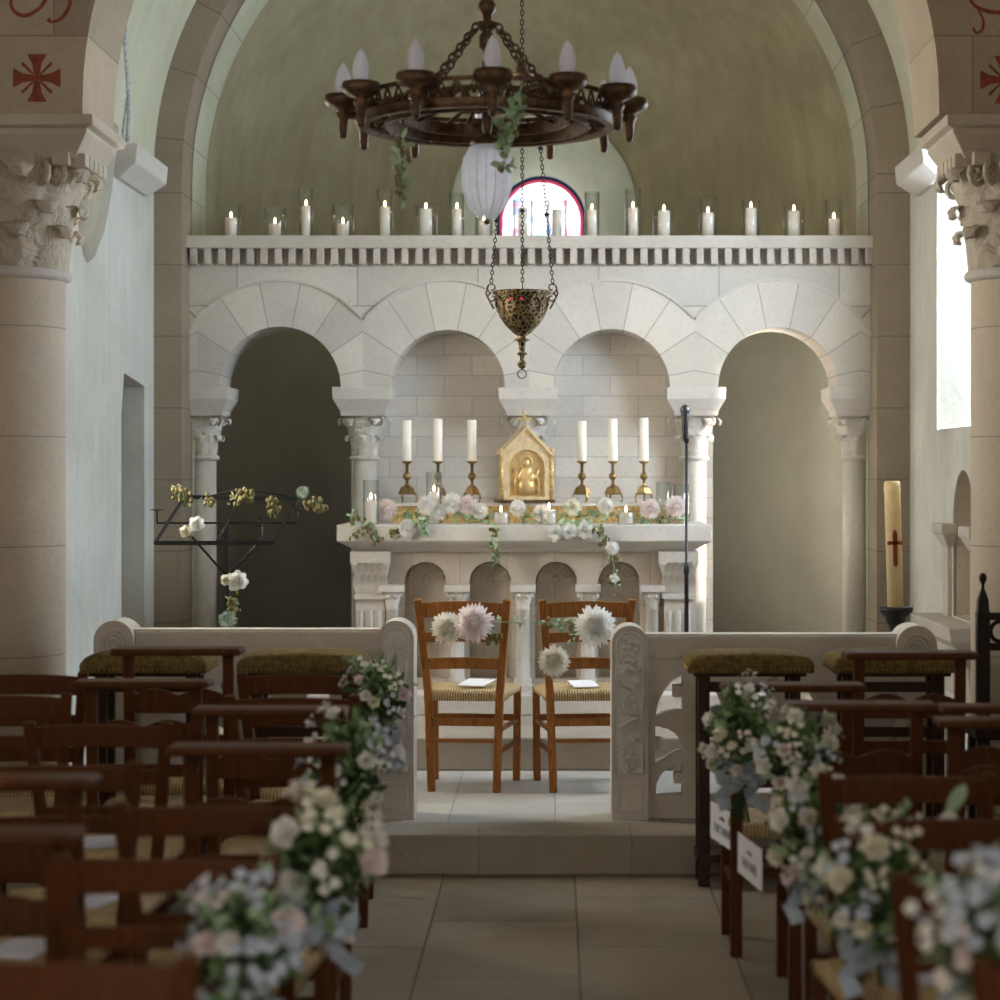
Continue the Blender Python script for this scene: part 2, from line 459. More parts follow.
def fixn(o):
    bm = bmesh.new(); bm.from_mesh(o.data); bmesh.ops.remove_doubles(bm, verts=bm.verts, dist=1e-5)
    bmesh.ops.recalc_face_normals(bm, faces=bm.faces); bm.to_mesh(o.data); bm.free(); return o
def arc(cx, cz, r, a0, a1, n=32):
    return [(cx + r*cos(R(a0+(a1-a0)*i/n)), cz + r*sin(R(a0+(a1-a0)*i/n))) for i in range(n+1)]

def thing(name, label, cat, loc=(0,0,0), rz=0, group=None):
    o = bpy.data.objects.new(name, None); COL.objects.link(o); o.empty_display_size = .05
    o.location = loc; o.rotation_euler = (0,0,rz); o['label'] = label; o['category'] = cat
    if group: o['group'] = group
    return o
def tag(o, label, cat, group=None):
    o['label'] = label; o['category'] = cat
    if group: o['group'] = group
    return o
def struct(o): o['kind'] = 'structure'; return o
def dup(root, loc, rz=0, label=None, group=None, scale=None):
    r = root.copy(); COL.objects.link(r); r.location = loc; r.rotation_euler = (0,0,rz)
    if scale: r.scale = scale
    if label: r['label'] = label
    if group: r['group'] = group
    for ch in list(root.children):
        c = ch.copy(); COL.objects.link(c); c.parent = r
        for g in list(ch.children):
            d = g.copy(); COL.objects.link(d); d.parent = c
    return r
ORD = ['first','second','third','fourth','fifth','sixth','seventh','eighth','ninth','tenth','eleventh','twelfth','thirteenth','fourteenth','fifteenth','sixteenth','seventeenth']

# ================================================================== THE SETTING
XL, XR = -2.35, 2.08
SPR = 3.37
# nave floor, step, chancel floor
struct(MB().box(-3.3, 3.1, -3.5, 8.5, -.15, 0).build('floor', 'floor'))
struct(MB().box(-3.3, 3.1, 8.5, 15.7, -.15, .165).build('floor_chancel', 'chfloor', bevel=.006))
struct(MB().box(-1.95, 1.62, 8.49, 8.80, 0.001, .166).build('trim_step', 'step', bevel=.008))
struct(MB().box(-1.75, 1.45, 10.3, 12.45, .165, .327).build('trim_altar_step', 'step', bevel=.01))
struct(MB().box(-1.45, 1.15, 11.22, 12.45, .327, .44).build('trim_altar_step_upper', 'pale', bevel=.01))

# triumphal arch wall
op = [(-2.35, 0), (-2.35, 3.13)] + [(-1.98, 3.13)] + arc(-.185, 3.18, 1.795, 180, 0, 48) + [(1.61, 3.13), (2.08, 3.13), (2.08, 0)]
outl = [(-3.3, 0)] + op + [(3.1, 0), (3.1, 6.3), (-3.3, 6.3)]
struct(fixn(plate([outl], .62, 'xz', 8.8).build('wall_triumphal_arch', 'triumph')))
# chancel left wall with doorway recess
def arch_hole(u0, u1, z0, zs, n=20):
    r = (u1-u0)/2; return [(u0, z0), (u1, z0)] + arc((u0+u1)/2, zs, r, 0, 180, n)
door = [(11.38, .165), (12.02, .165), (12.02, 2.12), (11.45, 2.17), (11.38, 1.93)]
lwin = arch_hole(9.45, 10.02, 1.7, 3.3)
struct(fixn(plate([[(9.42, 0), (11.38, 0), (11.38, 1.93), (11.45, 2.17), (12.02, 2.12), (12.02, 0), (12.3, 0), (12.3, 5.6), (9.42, 5.6)], lwin], .35, 'yz', XL-.35).build('wall_left', 'plaster_wall')))
struct(MB().box(XL-.85, XL-.80, 11.3, 12.1, .1, 2.3).box(XL-.85, XL-.35, 11.30, 11.37, .1, 2.3).box(XL-.85, XL-.35, 12.03, 12.1, .1, 2.3).box(XL-.85, XL-.35, 11.3, 12.1, 2.2, 2.3).build('wall_passage', 'warm'))
struct(fixn(plate([arch_hole(9.44, 10.03, 1.69, 3.3)], .02, 'yz', XL-.30).build('window_1', 'day3')))
struct(MB().box(XL-.012, XL+.003, 11.36, 12.02, 2.28, 2.62).build('trim_patch', 'plaster_wall', bevel=.004))
# chancel right wall: window splay cut by hand
wi = arch_hole(9.5, 11.43, 1.86, 3.75, 24)
niche = arch_hole(10.42, 10.98, .88, 1.36, 16)
rw = plate([[(9.42, 0), (12.3, 0), (12.3, 5.6), (9.42, 5.6)], wi, niche], .015, 'yz', XR)
wo = arch_hole(9.8, 11.10, 2.0, 3.10, 24)
vs = [(XR+.01, *p) for p in wi] + [(XR+.33, *p) for p in wo]; n = len(wi)
rw.add(vs, [(i, (i+1) % n, n+(i+1) % n, n+i) for i in range(n)])
rw.box(XR+.33, XR+.36, 9.0, 12.3, 0, 1.99).box(XR+.33, XR+.36, 11.105, 12.35, 1.9, 5.6).box(XR+.33, XR+.36, 9.0, 9.79, 1.9, 5.6)
struct(rw.build('wall_right', 'plaster_wall'))
topr = plate([[(9.79, 3.1)] + arc(10.45, 3.10, .65, 180, 0, 24) + [(11.11, 3.1), (11.11, 5.6), (9.79, 5.6)]], .03, 'yz', XR+.33)
struct(fixn(topr.build('wall_right_upper', 'plaster_wall')))
struct(fixn(plate([arch_hole(9.79, 11.11, 1.99, 3.10)], .01, 'yz', XR+.34).build('window_2', 'day')))
# piscina niche lining + colonnette + bracket shelf
nb = MB().box(XR+.25, XR+.27, 10.35, 11.05, .8, 1.72)
vs = [(XR+.01, *p) for p in niche] + [(XR+.26, *p) for p in niche]; n = len(niche)
nb.add(vs, [(i, (i+1) % n, n+(i+1) % n, n+i) for i in range(n)])
struct(nb.build('wall_niche', 'warm'))
ps = thing('piscina', 'carved stone niche shelf and capital under the bright right-hand window', 'niche shelf')
MB().stack([(XR-.02, XR+.01, 10.40, 11.15, .48), (XR-.05, XR+.01, 10.36, 11.2, .66), (XR-.10, XR+.01, 10.30, 11.28, .72), (XR-.11, XR+.01, 10.30, 11.28, .76), (XR-.15, XR+.01, 10.25, 11.34, .80), (XR-.16, XR+.01, 10.25, 11.34, .87)]).build('bracket', 'cornice', ps, bevel=.008)
for ya, yb in ((10.98, 11.16), (10.26, 10.42)):
    MB().stack([(XR-.03, XR+.01, ya, yb, 1.24), (XR-.06, XR+.01, ya-.05, yb+.05, 1.30), (XR-.07, XR+.01, ya-.06, yb+.06, 1.31), (XR-.07, XR+.01, ya-.06, yb+.06, 1.36)]).box(XR-.025, XR+.01, ya+.02, yb-.02, .87, 1.25).build('colonnette', 'cornice', ps, bevel=.005)
struct(MB().box(XR+.37, 3.4, 9.42, 9.80, -.1, 5.2).build('added_sun_blocker', 'warm'))  # unseen block outside, added to narrow the sun beam onto one column
struct(MB().box(1.985, 1.995, 13.12, 13.40, .5, 2.3).build('window_8', 'day4'))  # hidden glowing pane, added to brighten the apse behind the right arch
struct(MB().box(.86, .93, 13.02, 14.25, .165, 2.9).build('added_light_screen', 'plaster_apse'))  # unseen screen, added to keep that glow off the left side
# imposts under the vault
for X0, s, nm in ((XL, 1, 'trim_impost_left'), (XR, -1, 'trim_impost_right')):
    a = lambda d: tuple(sorted((X0 - s*.01, X0 + s*d)))
    struct(MB().stack([(*a(.03), 11.2, 11.98, 3.20), (*a(.13), 11.12, 12.0, 3.27), (*a(.14), 11.12, 12.0, 3.37)]).build(nm, 'pale', bevel=.006))
# plaster corbel at the springing of the left groin
cb = MB(); prof = [(.005, 0), (.10, .06), (.18, .2), (.24, .4), (.28, .62), (.30, .72)]
vs = []; fs = []; n = 14
for r, z in prof:
    for i in range(n+1):
        a = -pi/2 + pi*i/n; vs.append((XL - .02 + r*.55*cos(a), 10.55 + r*1.15*sin(a), 2.66 + z))
for k in range(len(prof)-1):
    for i in range(n): fs.append((k*(n+1)+i, k*(n+1)+i+1, (k+1)*(n+1)+i+1, (k+1)*(n+1)+i))
cb.add(vs, fs, True); struct(cb.build('trim_groin_corbel', 'plaster_apse'))
# groin vault
vc = -.135; RV = 2.215; NX, NY = 90, 80
vs = []; fs = []
for j in range(NY+1):
    y = 9.42 + (12.3-9.42)*j/NY
    for i in range(NX+1):
        x = vc - RV*cos(pi*i/NX)
        z1 = SPR + sqrt(max(0, RV*RV - (x-vc)**2))
        q = 1 - ((y-10.25)/.85)**2
        z2 = SPR + 1.35*sqrt(q) if q > 0 else SPR
        vs.append((x, y, max(z1, z2)))
for j in range(NY):
    for i in range(NX): fs.append((j*(NX+1)+i, j*(NX+1)+i+1, (j+1)*(NX+1)+i+1, (j+1)*(NX+1)+i))
struct(MB().add(vs, fs, True).build('ceiling_chancel', 'plaster_vault'))
# apse arch wall (front band + reveal)
ai = [(-2.185, 0)] + arc(-.15, SPR, 2.035, 180, 0, 64) + [(1.885, 0)]
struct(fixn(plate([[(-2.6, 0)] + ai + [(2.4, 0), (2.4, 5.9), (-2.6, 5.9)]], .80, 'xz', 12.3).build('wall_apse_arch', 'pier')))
rv = MB(); ar = arc(-.15, SPR, 2.03, 180, 0, 64); vs = []
pts = [(-2.18, .17)] + ar + [(1.88, .17)]
for p in pts: vs += [(p[0], 12.62, p[1]), (p[0], 13.1, p[1])]
rv.add(vs, [(2*i, 2*i+1, 2*i+3, 2*i+2) for i in range(len(pts)-1)], False)
struct(rv.build('wall_apse_reveal', 'reveal'))
# apse: cylinder wall and semi-dome with a splayed window cut out
def shell(prof, name, mat):
    n = 72; vs = []; fs = []
    for r, z in prof:
        for i in range(n+1):
            a = pi*i/n; vs.append((-.15 + r*cos(a), 13.08 + r*sin(a), z))
    for k in range(len(prof)-1):
        for i in range(n): fs.append((k*(n+1)+i, k*(n+1)+i+1, (k+1)*(n+1)+i+1, (k+1)*(n+1)+i))
    # close to a solid ring: profile is already a closed loop
    return MB().add(vs, fs, True)
RI, RO = 2.05, 2.55
loop = [(RI, 0.0), (RI, SPR)] + [(RI*cos(R(a)), SPR + RI*sin(R(a))) for a in range(4, 90, 4)] + [(.02, SPR+RI), (.02, SPR+RO)]
loop += [(RO*cos(R(a)), SPR + RO*sin(R(a))) for a in range(88, 0, -4)] + [(RO, SPR), (RO, 0.0), (RI, 0.0)]
dome = shell(loop, 'x', 'x')
n = 73; L = len(loop)
dome.add([], [])
dome.f.append(tuple((L-1-k)*n for k in range(L-1))); dome.sm.append(False)
dome.f.append(tuple(k*n + n-1 for k in range(L-1))); dome.sm.append(False)
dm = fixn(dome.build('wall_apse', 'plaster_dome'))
wx = -.10
def wprof(r, y, z0): return [(p[0], y, p[1]) for p in [(wx-r, z0), (wx+r, z0)] + arc(wx, 3.48, r, 0, 180, 24)]
A = wprof(.96, 14.6, 2.5); B = wprof(.335, 15.5, 2.9); C = wprof(.335, 15.9, 2.9); n = len(A)
ct = MB().add(A+B+C, [(i, (i+1) % n, n+(i+1) % n, n+i) for i in range(n)] + [(n+i, n+(i+1) % n, 2*n+(i+1) % n, 2*n+i) for i in range(n)] + [tuple(range(n-1,-1,-1)), tuple(range(2*n, 3*n))])
cto = fixn(ct.build('cut', 'plaster_dome'))
bo = dm.modifiers.new('bo', 'BOOLEAN'); bo.object = cto; bo.solver = 'EXACT'; bo.operation = 'DIFFERENCE'
ct2 = fixn(MB().box(1.6, 2.0, 13.12, 13.40, .5, 2.3).build('cut2', 'plaster_dome'))
bo = dm.modifiers.new('bo2', 'BOOLEAN'); bo.object = ct2; bo.solver = 'EXACT'; bo.operation = 'DIFFERENCE'
me = bpy.data.meshes.new_from_object(dm.evaluated_get(bpy.context.evaluated_depsgraph_get()))
dm.modifiers.clear(); dm.data = me; bpy.data.objects.remove(cto); bpy.data.objects.remove(ct2)
struct(dm)
Pa = [Vector(p) for p in A]; Pb = [Vector(p) for p in B]; ctr = Vector((-.15, 13.08, 0)); lin = []
for a_, b_ in zip(Pa, Pb):
    lo, hi = 0.0, 1.0
    for _ in range(30):
        m_ = (lo+hi)/2; p = a_.lerp(b_, m_); d_ = p - ctr; d_.z = max(0, p.z - SPR)
        if d_.length < RI + .004: lo = m_
        else: hi = m_
    lin.append(tuple(a_.lerp(b_, hi)))
inner = [tuple(Vector((wx, b_.y, 3.48)).lerp(b_, .985) - Vector((0, .01, 0))) for b_ in Pb]
lin2 = [tuple(Vector((wx, p[1], 3.48)).lerp(Vector(p), .985)) for p in lin]; n = len(lin)
M['splay'] = plaster('plaster_splay', (.52, .56, .42), (.62, .66, .52))
struct(MB().add(lin2 + inner, [(i, (i+1) % n, n+(i+1) % n, n+i) for i in range(n)]).build('wall_window_splay', 'splay'))
# stained glass
def stained():
    m, nt, bs = newmat('stained_glass'); nt.nodes.remove(bs)
    P, x, y, z = coords(nt)
    dx, dz = x - wx, z - 3.48
    r = (dx*dx + dz*dz).sqrt(); r = r*dz.gt(0.0) + dx.abs()*(dz.gt(0.0)*-1+1)
    vo = nt.nodes.new('ShaderNodeTexVoronoi'); vo.inputs['Scale'].default_value = 17
    nt.links.new(P, vo.inputs['Vector'])
    sp = nt.nodes.new('ShaderNodeSeparateColor'); nt.links.new(vo.outputs['Color'], sp.inputs[0])
    body = ramp(nt, S(nt, sp.outputs[0]), [(0, (.25, .4, .95)), (.17, (.9, .85, 1)), (.5, (1, 1, 1)), (.8, (1, .95, .9)), (.95, (.8, .35, .6))])
    lead = S(nt, vo.outputs['Distance']).lt(.012)
    c = mix(nt, r.gt(.285), body, (.85, .10, .16))
    c = mix(nt, r.gt(.308), c, (.02, .03, .08))
    st = (r.gt(.285)*-1+1)*2.6 + .7
    e = nt.nodes.new('ShaderNodeEmission'); nt.links.new(c, e.inputs[0]); lnk(nt, st, e.inputs[1])
    nt.links.new(e.outputs[0], nt.nodes['Material Output'].inputs[0]); return m
M['stained'] = stained()
wv = wprof(.34, 15.54, 2.88)
struct(MB().add(wv, [tuple(range(len(wv)))]).add([(p[0], p[1]+.02, p[2]) for p in wv], [tuple(range(len(wv)-1,-1,-1))]).build('window_3', 'stained'))
# nave shell behind and around the camera
struct(MB().box(-3.3, 3.1, -3.5, 9.4, 6.2, 6.4).build('ceiling', 'plaster_nave'))
def nwall(X, nm, k):
    WN = ((1.0, .7, 2.6, 4.0), (4.6, .7, 2.6, 4.0)) if X < 0 else ((6.34, .36, 2.84, 2.90), (-1.2, 1.5, 4.6, 4.95))  # right wall: slit added for sun streaks, high opening added to light the flowers
    holes = [arch_hole(y, y+w_, z0, z1, 12) for y, w_, z0, z1 in WN]
    struct(fixn(plate([[(-3.5, 0), (8.8, 0), (8.8, 6.2), (-3.5, 6.2)]] + holes, .2, 'yz', X).build(nm, 'plaster_nave')))
    for i, (y, w_, z0, z1) in enumerate(WN):
        struct(fixn(plate([arch_hole(y-.01, y+w_+.01, z0-.01, z1, 12)], .01, 'yz', X+.15).build('window_%d' % (k+i+(0 if X < 0 or i == 0 else 3)), 'day5' if z0 > 4 else 'day2')))
nwall(-3.3, 'wall_nave_left', 4); nwall(2.95, 'wall_nave_right', 6)
struct(fixn(plate([[(-3.3, 0), (3.1, 0), (3.1, 6.2), (-3.3, 6.2)], [(-1.0, .02), (1.0, .02), (1.0, 2.6), (-1.0, 2.6)]], .2, 'xz', -3.5).build('wall_entrance', 'plaster_nave')))
struct(MB().box(-1.01, 1.01, -3.42, -3.41, 0.01, 2.61).build('door_1', 'day2'))

# ---------------- arcade wall
AY0, AY1 = 12.55, 12.98
AC = [-1.643, -.64, .338, 1.333]; AR = [.362, .342, .348, .358]; AZ = 2.136
pl = [(-2.2, AZ)]
for c, r in zip(AC, AR): pl += [(c-r, AZ)] + arc(c, AZ, r, 180, 0, 40)[1:-1] + [(c+r, AZ)]
pl += [(1.9, AZ), (1.9, 2.90), (-2.2, 2.90)]
struct(fixn(plate([pl], AY1-AY0, 'xz', AY0).build('wall_arcade', 'arcade')))
# raised label moulding around each arch
for k, c in enumerate(AC):
    a = math.degrees(math.acos(.492/.64)); a0 = -2 if k == 3 else a; a1 = 182 if k == 0 else 180-a
    if k == 0: a1 = 150
    if k == 3: a0 = 28
    mb = MB(); pts = [(p[0], AY0-.004, p[1]) for p in arc(c, AZ, .64, a0, a1, 40)]
    mb.bar(pts, .014, .022, up=(0, 1, 0)); struct(mb.build('trim_hood_%d' % (k+1), 'pale'))
struct(MB().box(-1.25, .97, 12.90, 13.02, .165, 2.9).build('wall_reredos', 'blocks'))
# cornice with dentils
cn = MB().box(-2.19, 1.9, 12.44, 13.02, 2.955, 3.03).box(-2.19, 1.9, 12.545, 13.02, 2.855, 2.957)
x = -2.165
while x < 1.87:
    cn.box(x, x+.042, 12.455, 12.55, 2.862, 2.956); x += .0835
struct(cn.build('trim_cornice', 'cornice', bevel=.003))

# ---------------- capitals and columns
def capital(mb, c, rb, rt, z0, z1, rows=2, n=8, lw=1.0, ph=0):
    h = z1-z0
    prof = [(rb*1.0, 0), (rb*1.02, h*.3), (rb+(rt-rb)*.30, h*.62), (rb+(rt-rb)*.65, h*.88), (rb+(rt-rb)*.8, h)]
    mb.lathe([(r, z0+z) for r, z in prof], 28, (c[0], c[1], 0))
    def rad(t):
        for (r0, a), (r1, b) in zip(prof, prof[1:]):
            if t*h <= b: return r0 + (r1-r0)*(t*h-a)/(b-a)
        return prof[-1][0]
    for row in range(rows):
        t0 = row*.62/rows; Lh = h*(.50 if row < rows-1 else .92-t0)*(.78 if rows > 2 and row < rows-1 else 1)
        for i in range(n):
            a = 2*pi*(i + .5*(row % 2))/n + ph
            T = Matrix.Translation((c[0], c[1], 0)) @ Matrix.Rotation(a, 4, 'Z')
            nu, nw = 12, 6; W = 2*pi*rad(t0+.2)/n*1.08*lw; q = Lh*.15
            f = []; b = []
            for k in range(nu+1):
                t = k/nu
                if t < .68:
                    zz = t/.68*Lh*.86; px = rad(min(1, t0 + zz/h)) + h*.012 + h*.03*t
                else:
                    u = (t-.68)/.32; rr_ = rad(min(1, t0 + Lh*.86/h)) + h*.033
                    px = rr_ + q*(1-cos(u*pi*1.3)); zz = Lh*.86 + q*sin(u*pi*1.3)
                w = W*.5*(.86 + .16*sin(pi*t)) * (1 - .10*abs(sin(t*pi*3.5))) * (1 if t < .68 else 1-(t-.68)*2.1)
                for s_ in range(nw+1):
                    v = s_/nw*2-1
                    rib = h*.020*(1-abs(v))**.7 - h*.012*abs(sin(v*pi*1.5)) - h*.02*v*v
                    yy = v*w; xx = sqrt(max(1e-6, (px+rib)**2 - yy*yy)) if abs(yy) < px else px
                    f.append((xx, yy, z0 + t0*h + zz))
            m = nw+1; fs = []
            for k in range(nu):
                for j in range(nw): fs.append((m*k+j, m*k+j+1, m*k+m+j+1, m*k+m+j))
            mb.add(f, fs, True, T)
            tip = [T @ Vector(f[nu*m + j]) for j in range(m)]
            mb.tube(tip, h*.014, 6)
    for i in range(4):
        a = pi/4 + i*pi/2
        for s_ in (-1, 1):
            d = Vector((cos(a+s_*.10), sin(a+s_*.10), 0)); q = Vector((c[0], c[1], z1-h*.15)) + d*rt*.97
            pts = [Vector((c[0], c[1], z1-h*.42)) + Vector((cos(a+s_*.5), sin(a+s_*.5), 0))*rb*1.15]
            for k in range(16):
                t = k/15; rd = h*.13*(1-t*.85); an = t*pi*3.4 + pi*.75
                pts.append(q + d*(-rd*cos(an)*-1) + Vector((0, 0, rd*sin(an))))
            mb.tube(pts, h*.028, 6)
    return mb

def big_column(X, Y, ax0, ax1, label):
    t = thing('column', label, 'column', (X, Y, 0))
    MB().stack([(-.36,.36,-.34,.34,0), (-.36,.36,-.34,.34,.18)]).lathe([(.33,.18),(.34,.22),(.32,.26),(.27,.28),(.27,.31),(.29,.33),(.26,.36)], 32).build('base', 'shaft', t, bevel=.008)
    MB().lathe([(.25,.34),(.25,2.46),(.245,2.47)], 48).build('shaft', 'shaft', t)
    MB().lathe([(.25,2.455),(.275,2.465),(.28,2.485),(.27,2.50),(.25,2.505)], 48).build('astragal', 'pale', t)
    cp = MB(); capital(cp, (0,0), .25, .37, 2.50, 2.97, 3, 8, 1.0, pi/8)
    cp.build('capital', 'carved_warm', t)
    e0, e1 = ax0-X, ax1-X
    d = MB(); y0, y1 = -.34, .32
    d.stack([(e0+.09, e1-.09, y0+.08, y1-.05, 2.955), (e0+.075, e1-.075, y0+.07, y1-.05, 2.985), (e0+.035, e1-.035, y0+.03, y1-.02, 3.05), (e0+.03, e1-.03, y0+.03, y1-.02, 3.06), (e0+.03, e1-.03, y0+.03, y1-.02, 3.075), (e0, e1, y0, y1, 3.085), (e0, e1, y0, y1, 3.13)])
    for k in range(5):
        xx = e0+.12 + (e1-e0-.30)*k/4
        d.box(xx, xx+.07, y0+.045, y0+.12, 2.925, 2.98)
        yy = y0+.1 + (y1-y0-.3)*k/4
        for ex in (e0+.05, e1-.12): d.box(ex, ex+.07, yy, yy+.07, 2.925, 2.98)
    d.build('abacus', 'warm', t, bevel=.004)
    return t
big_column(-2.38, 9.12, -2.80, -1.935, 'large pale stone column with carved leaf capital at the left edge of the chancel')
big_column(2.06, 9.12, 1.64, 2.50, 'large pale stone column with carved leaf capital at the right edge, beside the bright window')

def small_column(X, label, mat='pale', clip=None):
    t = thing('column', label, 'column', (X, 12.76, .165), group='arcade columns behind the altar')
    MB().stack([(-.12,.12,-.12,.12,0), (-.12,.12,-.12,.12,.10)]).lathe([(.115,.10),(.12,.125),(.10,.15),(.08,.165)], 20).build('base', mat, t)
    MB().lathe([(.072,.15),(.072,1.545)], 28).build('shaft', mat, t)
    cp = MB().lathe([(.072,1.53),(.092,1.54),(.092,1.555),(.072,1.565)], 28)
    capital(cp, (0,0), .076, .135, 1.56, 1.81, 2, 6, 1.0, pi/6)
    cp.build('capital', 'carved', t)
    MB().stack([(-.13,.13,-.16,.16,1.80), (-.135,.135,-.17,.17,1.83), (-.175,.175,-.21,.21,1.90), (-.178,.178,-.213,.213,1.971)]).build('abacus', 'pale', t, bevel=.004)
    return t
small_column(-2.13, 'slim stone column against the left pier, first in the arcade')
small_column(-1.155, 'slim stone column left of the altar, second in the arcade')
small_column(-.163, 'slim stone column with scrolled capital behind the gilded shrine')
small_column(.845, 'bright slim stone column right of the altar behind the microphone')
small_column(1.82, 'slim stone column against the right pier, last in the arcade')

# ---------------- altar
al = thing('altar', 'carved pale stone altar with arched niches and colonnettes, set on two steps', 'altar', (0, 0, .44))
z = lambda py, Y=11.4: PZ(py, Y) - .44
AX0, AX1 = -1.18, .85
MB().stack([(AX0+.10, AX1-.10, 11.44, 12.15, .755), (AX0+.09, AX1-.09, 11.43, 12.15, .765), (AX0+.03, AX1-.03, 11.37, 12.2, .80), (AX0, AX1, 11.35, 12.2, .815), (AX0, AX1, 11.35, 12.2, .903)]).build('table_slab', 'pale', al, bevel=.006)
holes = []; NCX = [PX(p, 11.45) for p in (425, 490, 556, 619)]
for c in NCX:
    holes.append([(c-.115, .06), (c+.115, .06), (c+.115, .575)] + arc(c, .585, .115, 0, 180, 16) + [(c-.115, .575)])
fb = plate([[(-1.09, 0), (.77, 0), (.77, .76), (-1.09, .76)]] + holes, .10, 'xz', 11.47)
fb.box(-1.09, .77, 11.60, 12.12, 0, .76)
fixn(fb.build('front_panel', 'altar', al))
for c in NCX:
    sh = MB()
    for k in range(9):
        a = R(10 + k*20); sh.bar([(c+.02*cos(a), 11.594, .59+.02*sin(a)), (c+.10*cos(a), 11.585, .59+.10*sin(a))], [.008, .022], .016, up=(0,1,0))
    sh.sph((c, 11.59, .60), .022, 10, 6); sh.build('shell_relief', 'warm', al)
for p in (392, 457.5, 523, 588, 652):
    c = PX(p, 11.43); cc = MB().lathe([(.055,0),(.055,.03),(.045,.045),(.05,.06),(.038,.075),(.034,.44),(.04,.445),(.034,.455),(.05,.52),(.055,.54)], 16, (c, 11.42, 0))
    for i in range(6):
        a = 2*pi*i/6; cc.sph((c+.045*cos(a), 11.42+.045*sin(a), .515), .016, 8, 6)
    cc.box(c-.068, c+.068, 11.36, 11.48, .54, .575).box(c-.06, c+.06, 11.365, 11.475, 0, .03)
    cc.build('colonnette', 'pale', al)
for a0, a1 in ((355, 387), (662, 694)):
    x0, x1 = PX(a0, 11.43), PX(a1, 11.43)
    q = MB().box(x0+.01, x1-.01, 11.40, 11.48, 0, .50)
    for k in range(3):
        xx = x0+.035+(x1-x0-.07)*k/2; q.tube([(xx, 11.398, .08), (xx, 11.398, .44)], .014, 8)
    q.box(x0, x1, 11.38, 11.5, .50, .525)
    q.stack([(x0+.01, x1-.01, 11.40, 11.5, .525), (x0+.01, x1-.01, 11.40, 11.5, .60), (x0-.02, x1+.02, 11.37, 11.5, .70), (x0-.02, x1+.02, 11.36, 11.5, .757)])
    for k in range(5):
        xx = x0+.015+(x1-x0-.03)*k/4
        q.petal(Matrix.Translation((xx, 11.40, .525)) @ Matrix.Rotation(R(-90), 4, 'Z'), .12, .045, 1.45, -.75, .2, 6, tip=.6)
        if k < 4: q.petal(Matrix.Translation((xx+.02, 11.395, .60)) @ Matrix.Rotation(R(-90), 4, 'Z'), .12, .05, 1.4, -.9, .2, 6, tip=.6)
    for s_ in (-1, 1):
        xc = (x0+x1)/2 + s_*(x1-x0)*.42; q.tube([(xc + s_*.0 + .022*(1-t_/12*.8)*cos(t_*.75), 11.375, .70 + .022*(1-t_/12*.8)*sin(t_*.75)) for t_ in range(13)], .006, 5)
    q.build('pilaster', 'pale', al, bevel=.004)
gr = thing('altar_shelf', 'long low shelf with gold mosaic front standing on the altar table', 'altar shelf', (0, 0, 1.343))
MB().box(PX(392, 11.75), PX(690, 11.75), 11.77, 12.12, 0, .095).build('front_panel', 'mosaic', gr)
MB().box(PX(391, 11.75), PX(691, 11.75), 11.755, 12.13, .095, .112).build('shelf_top', 'pale', gr)

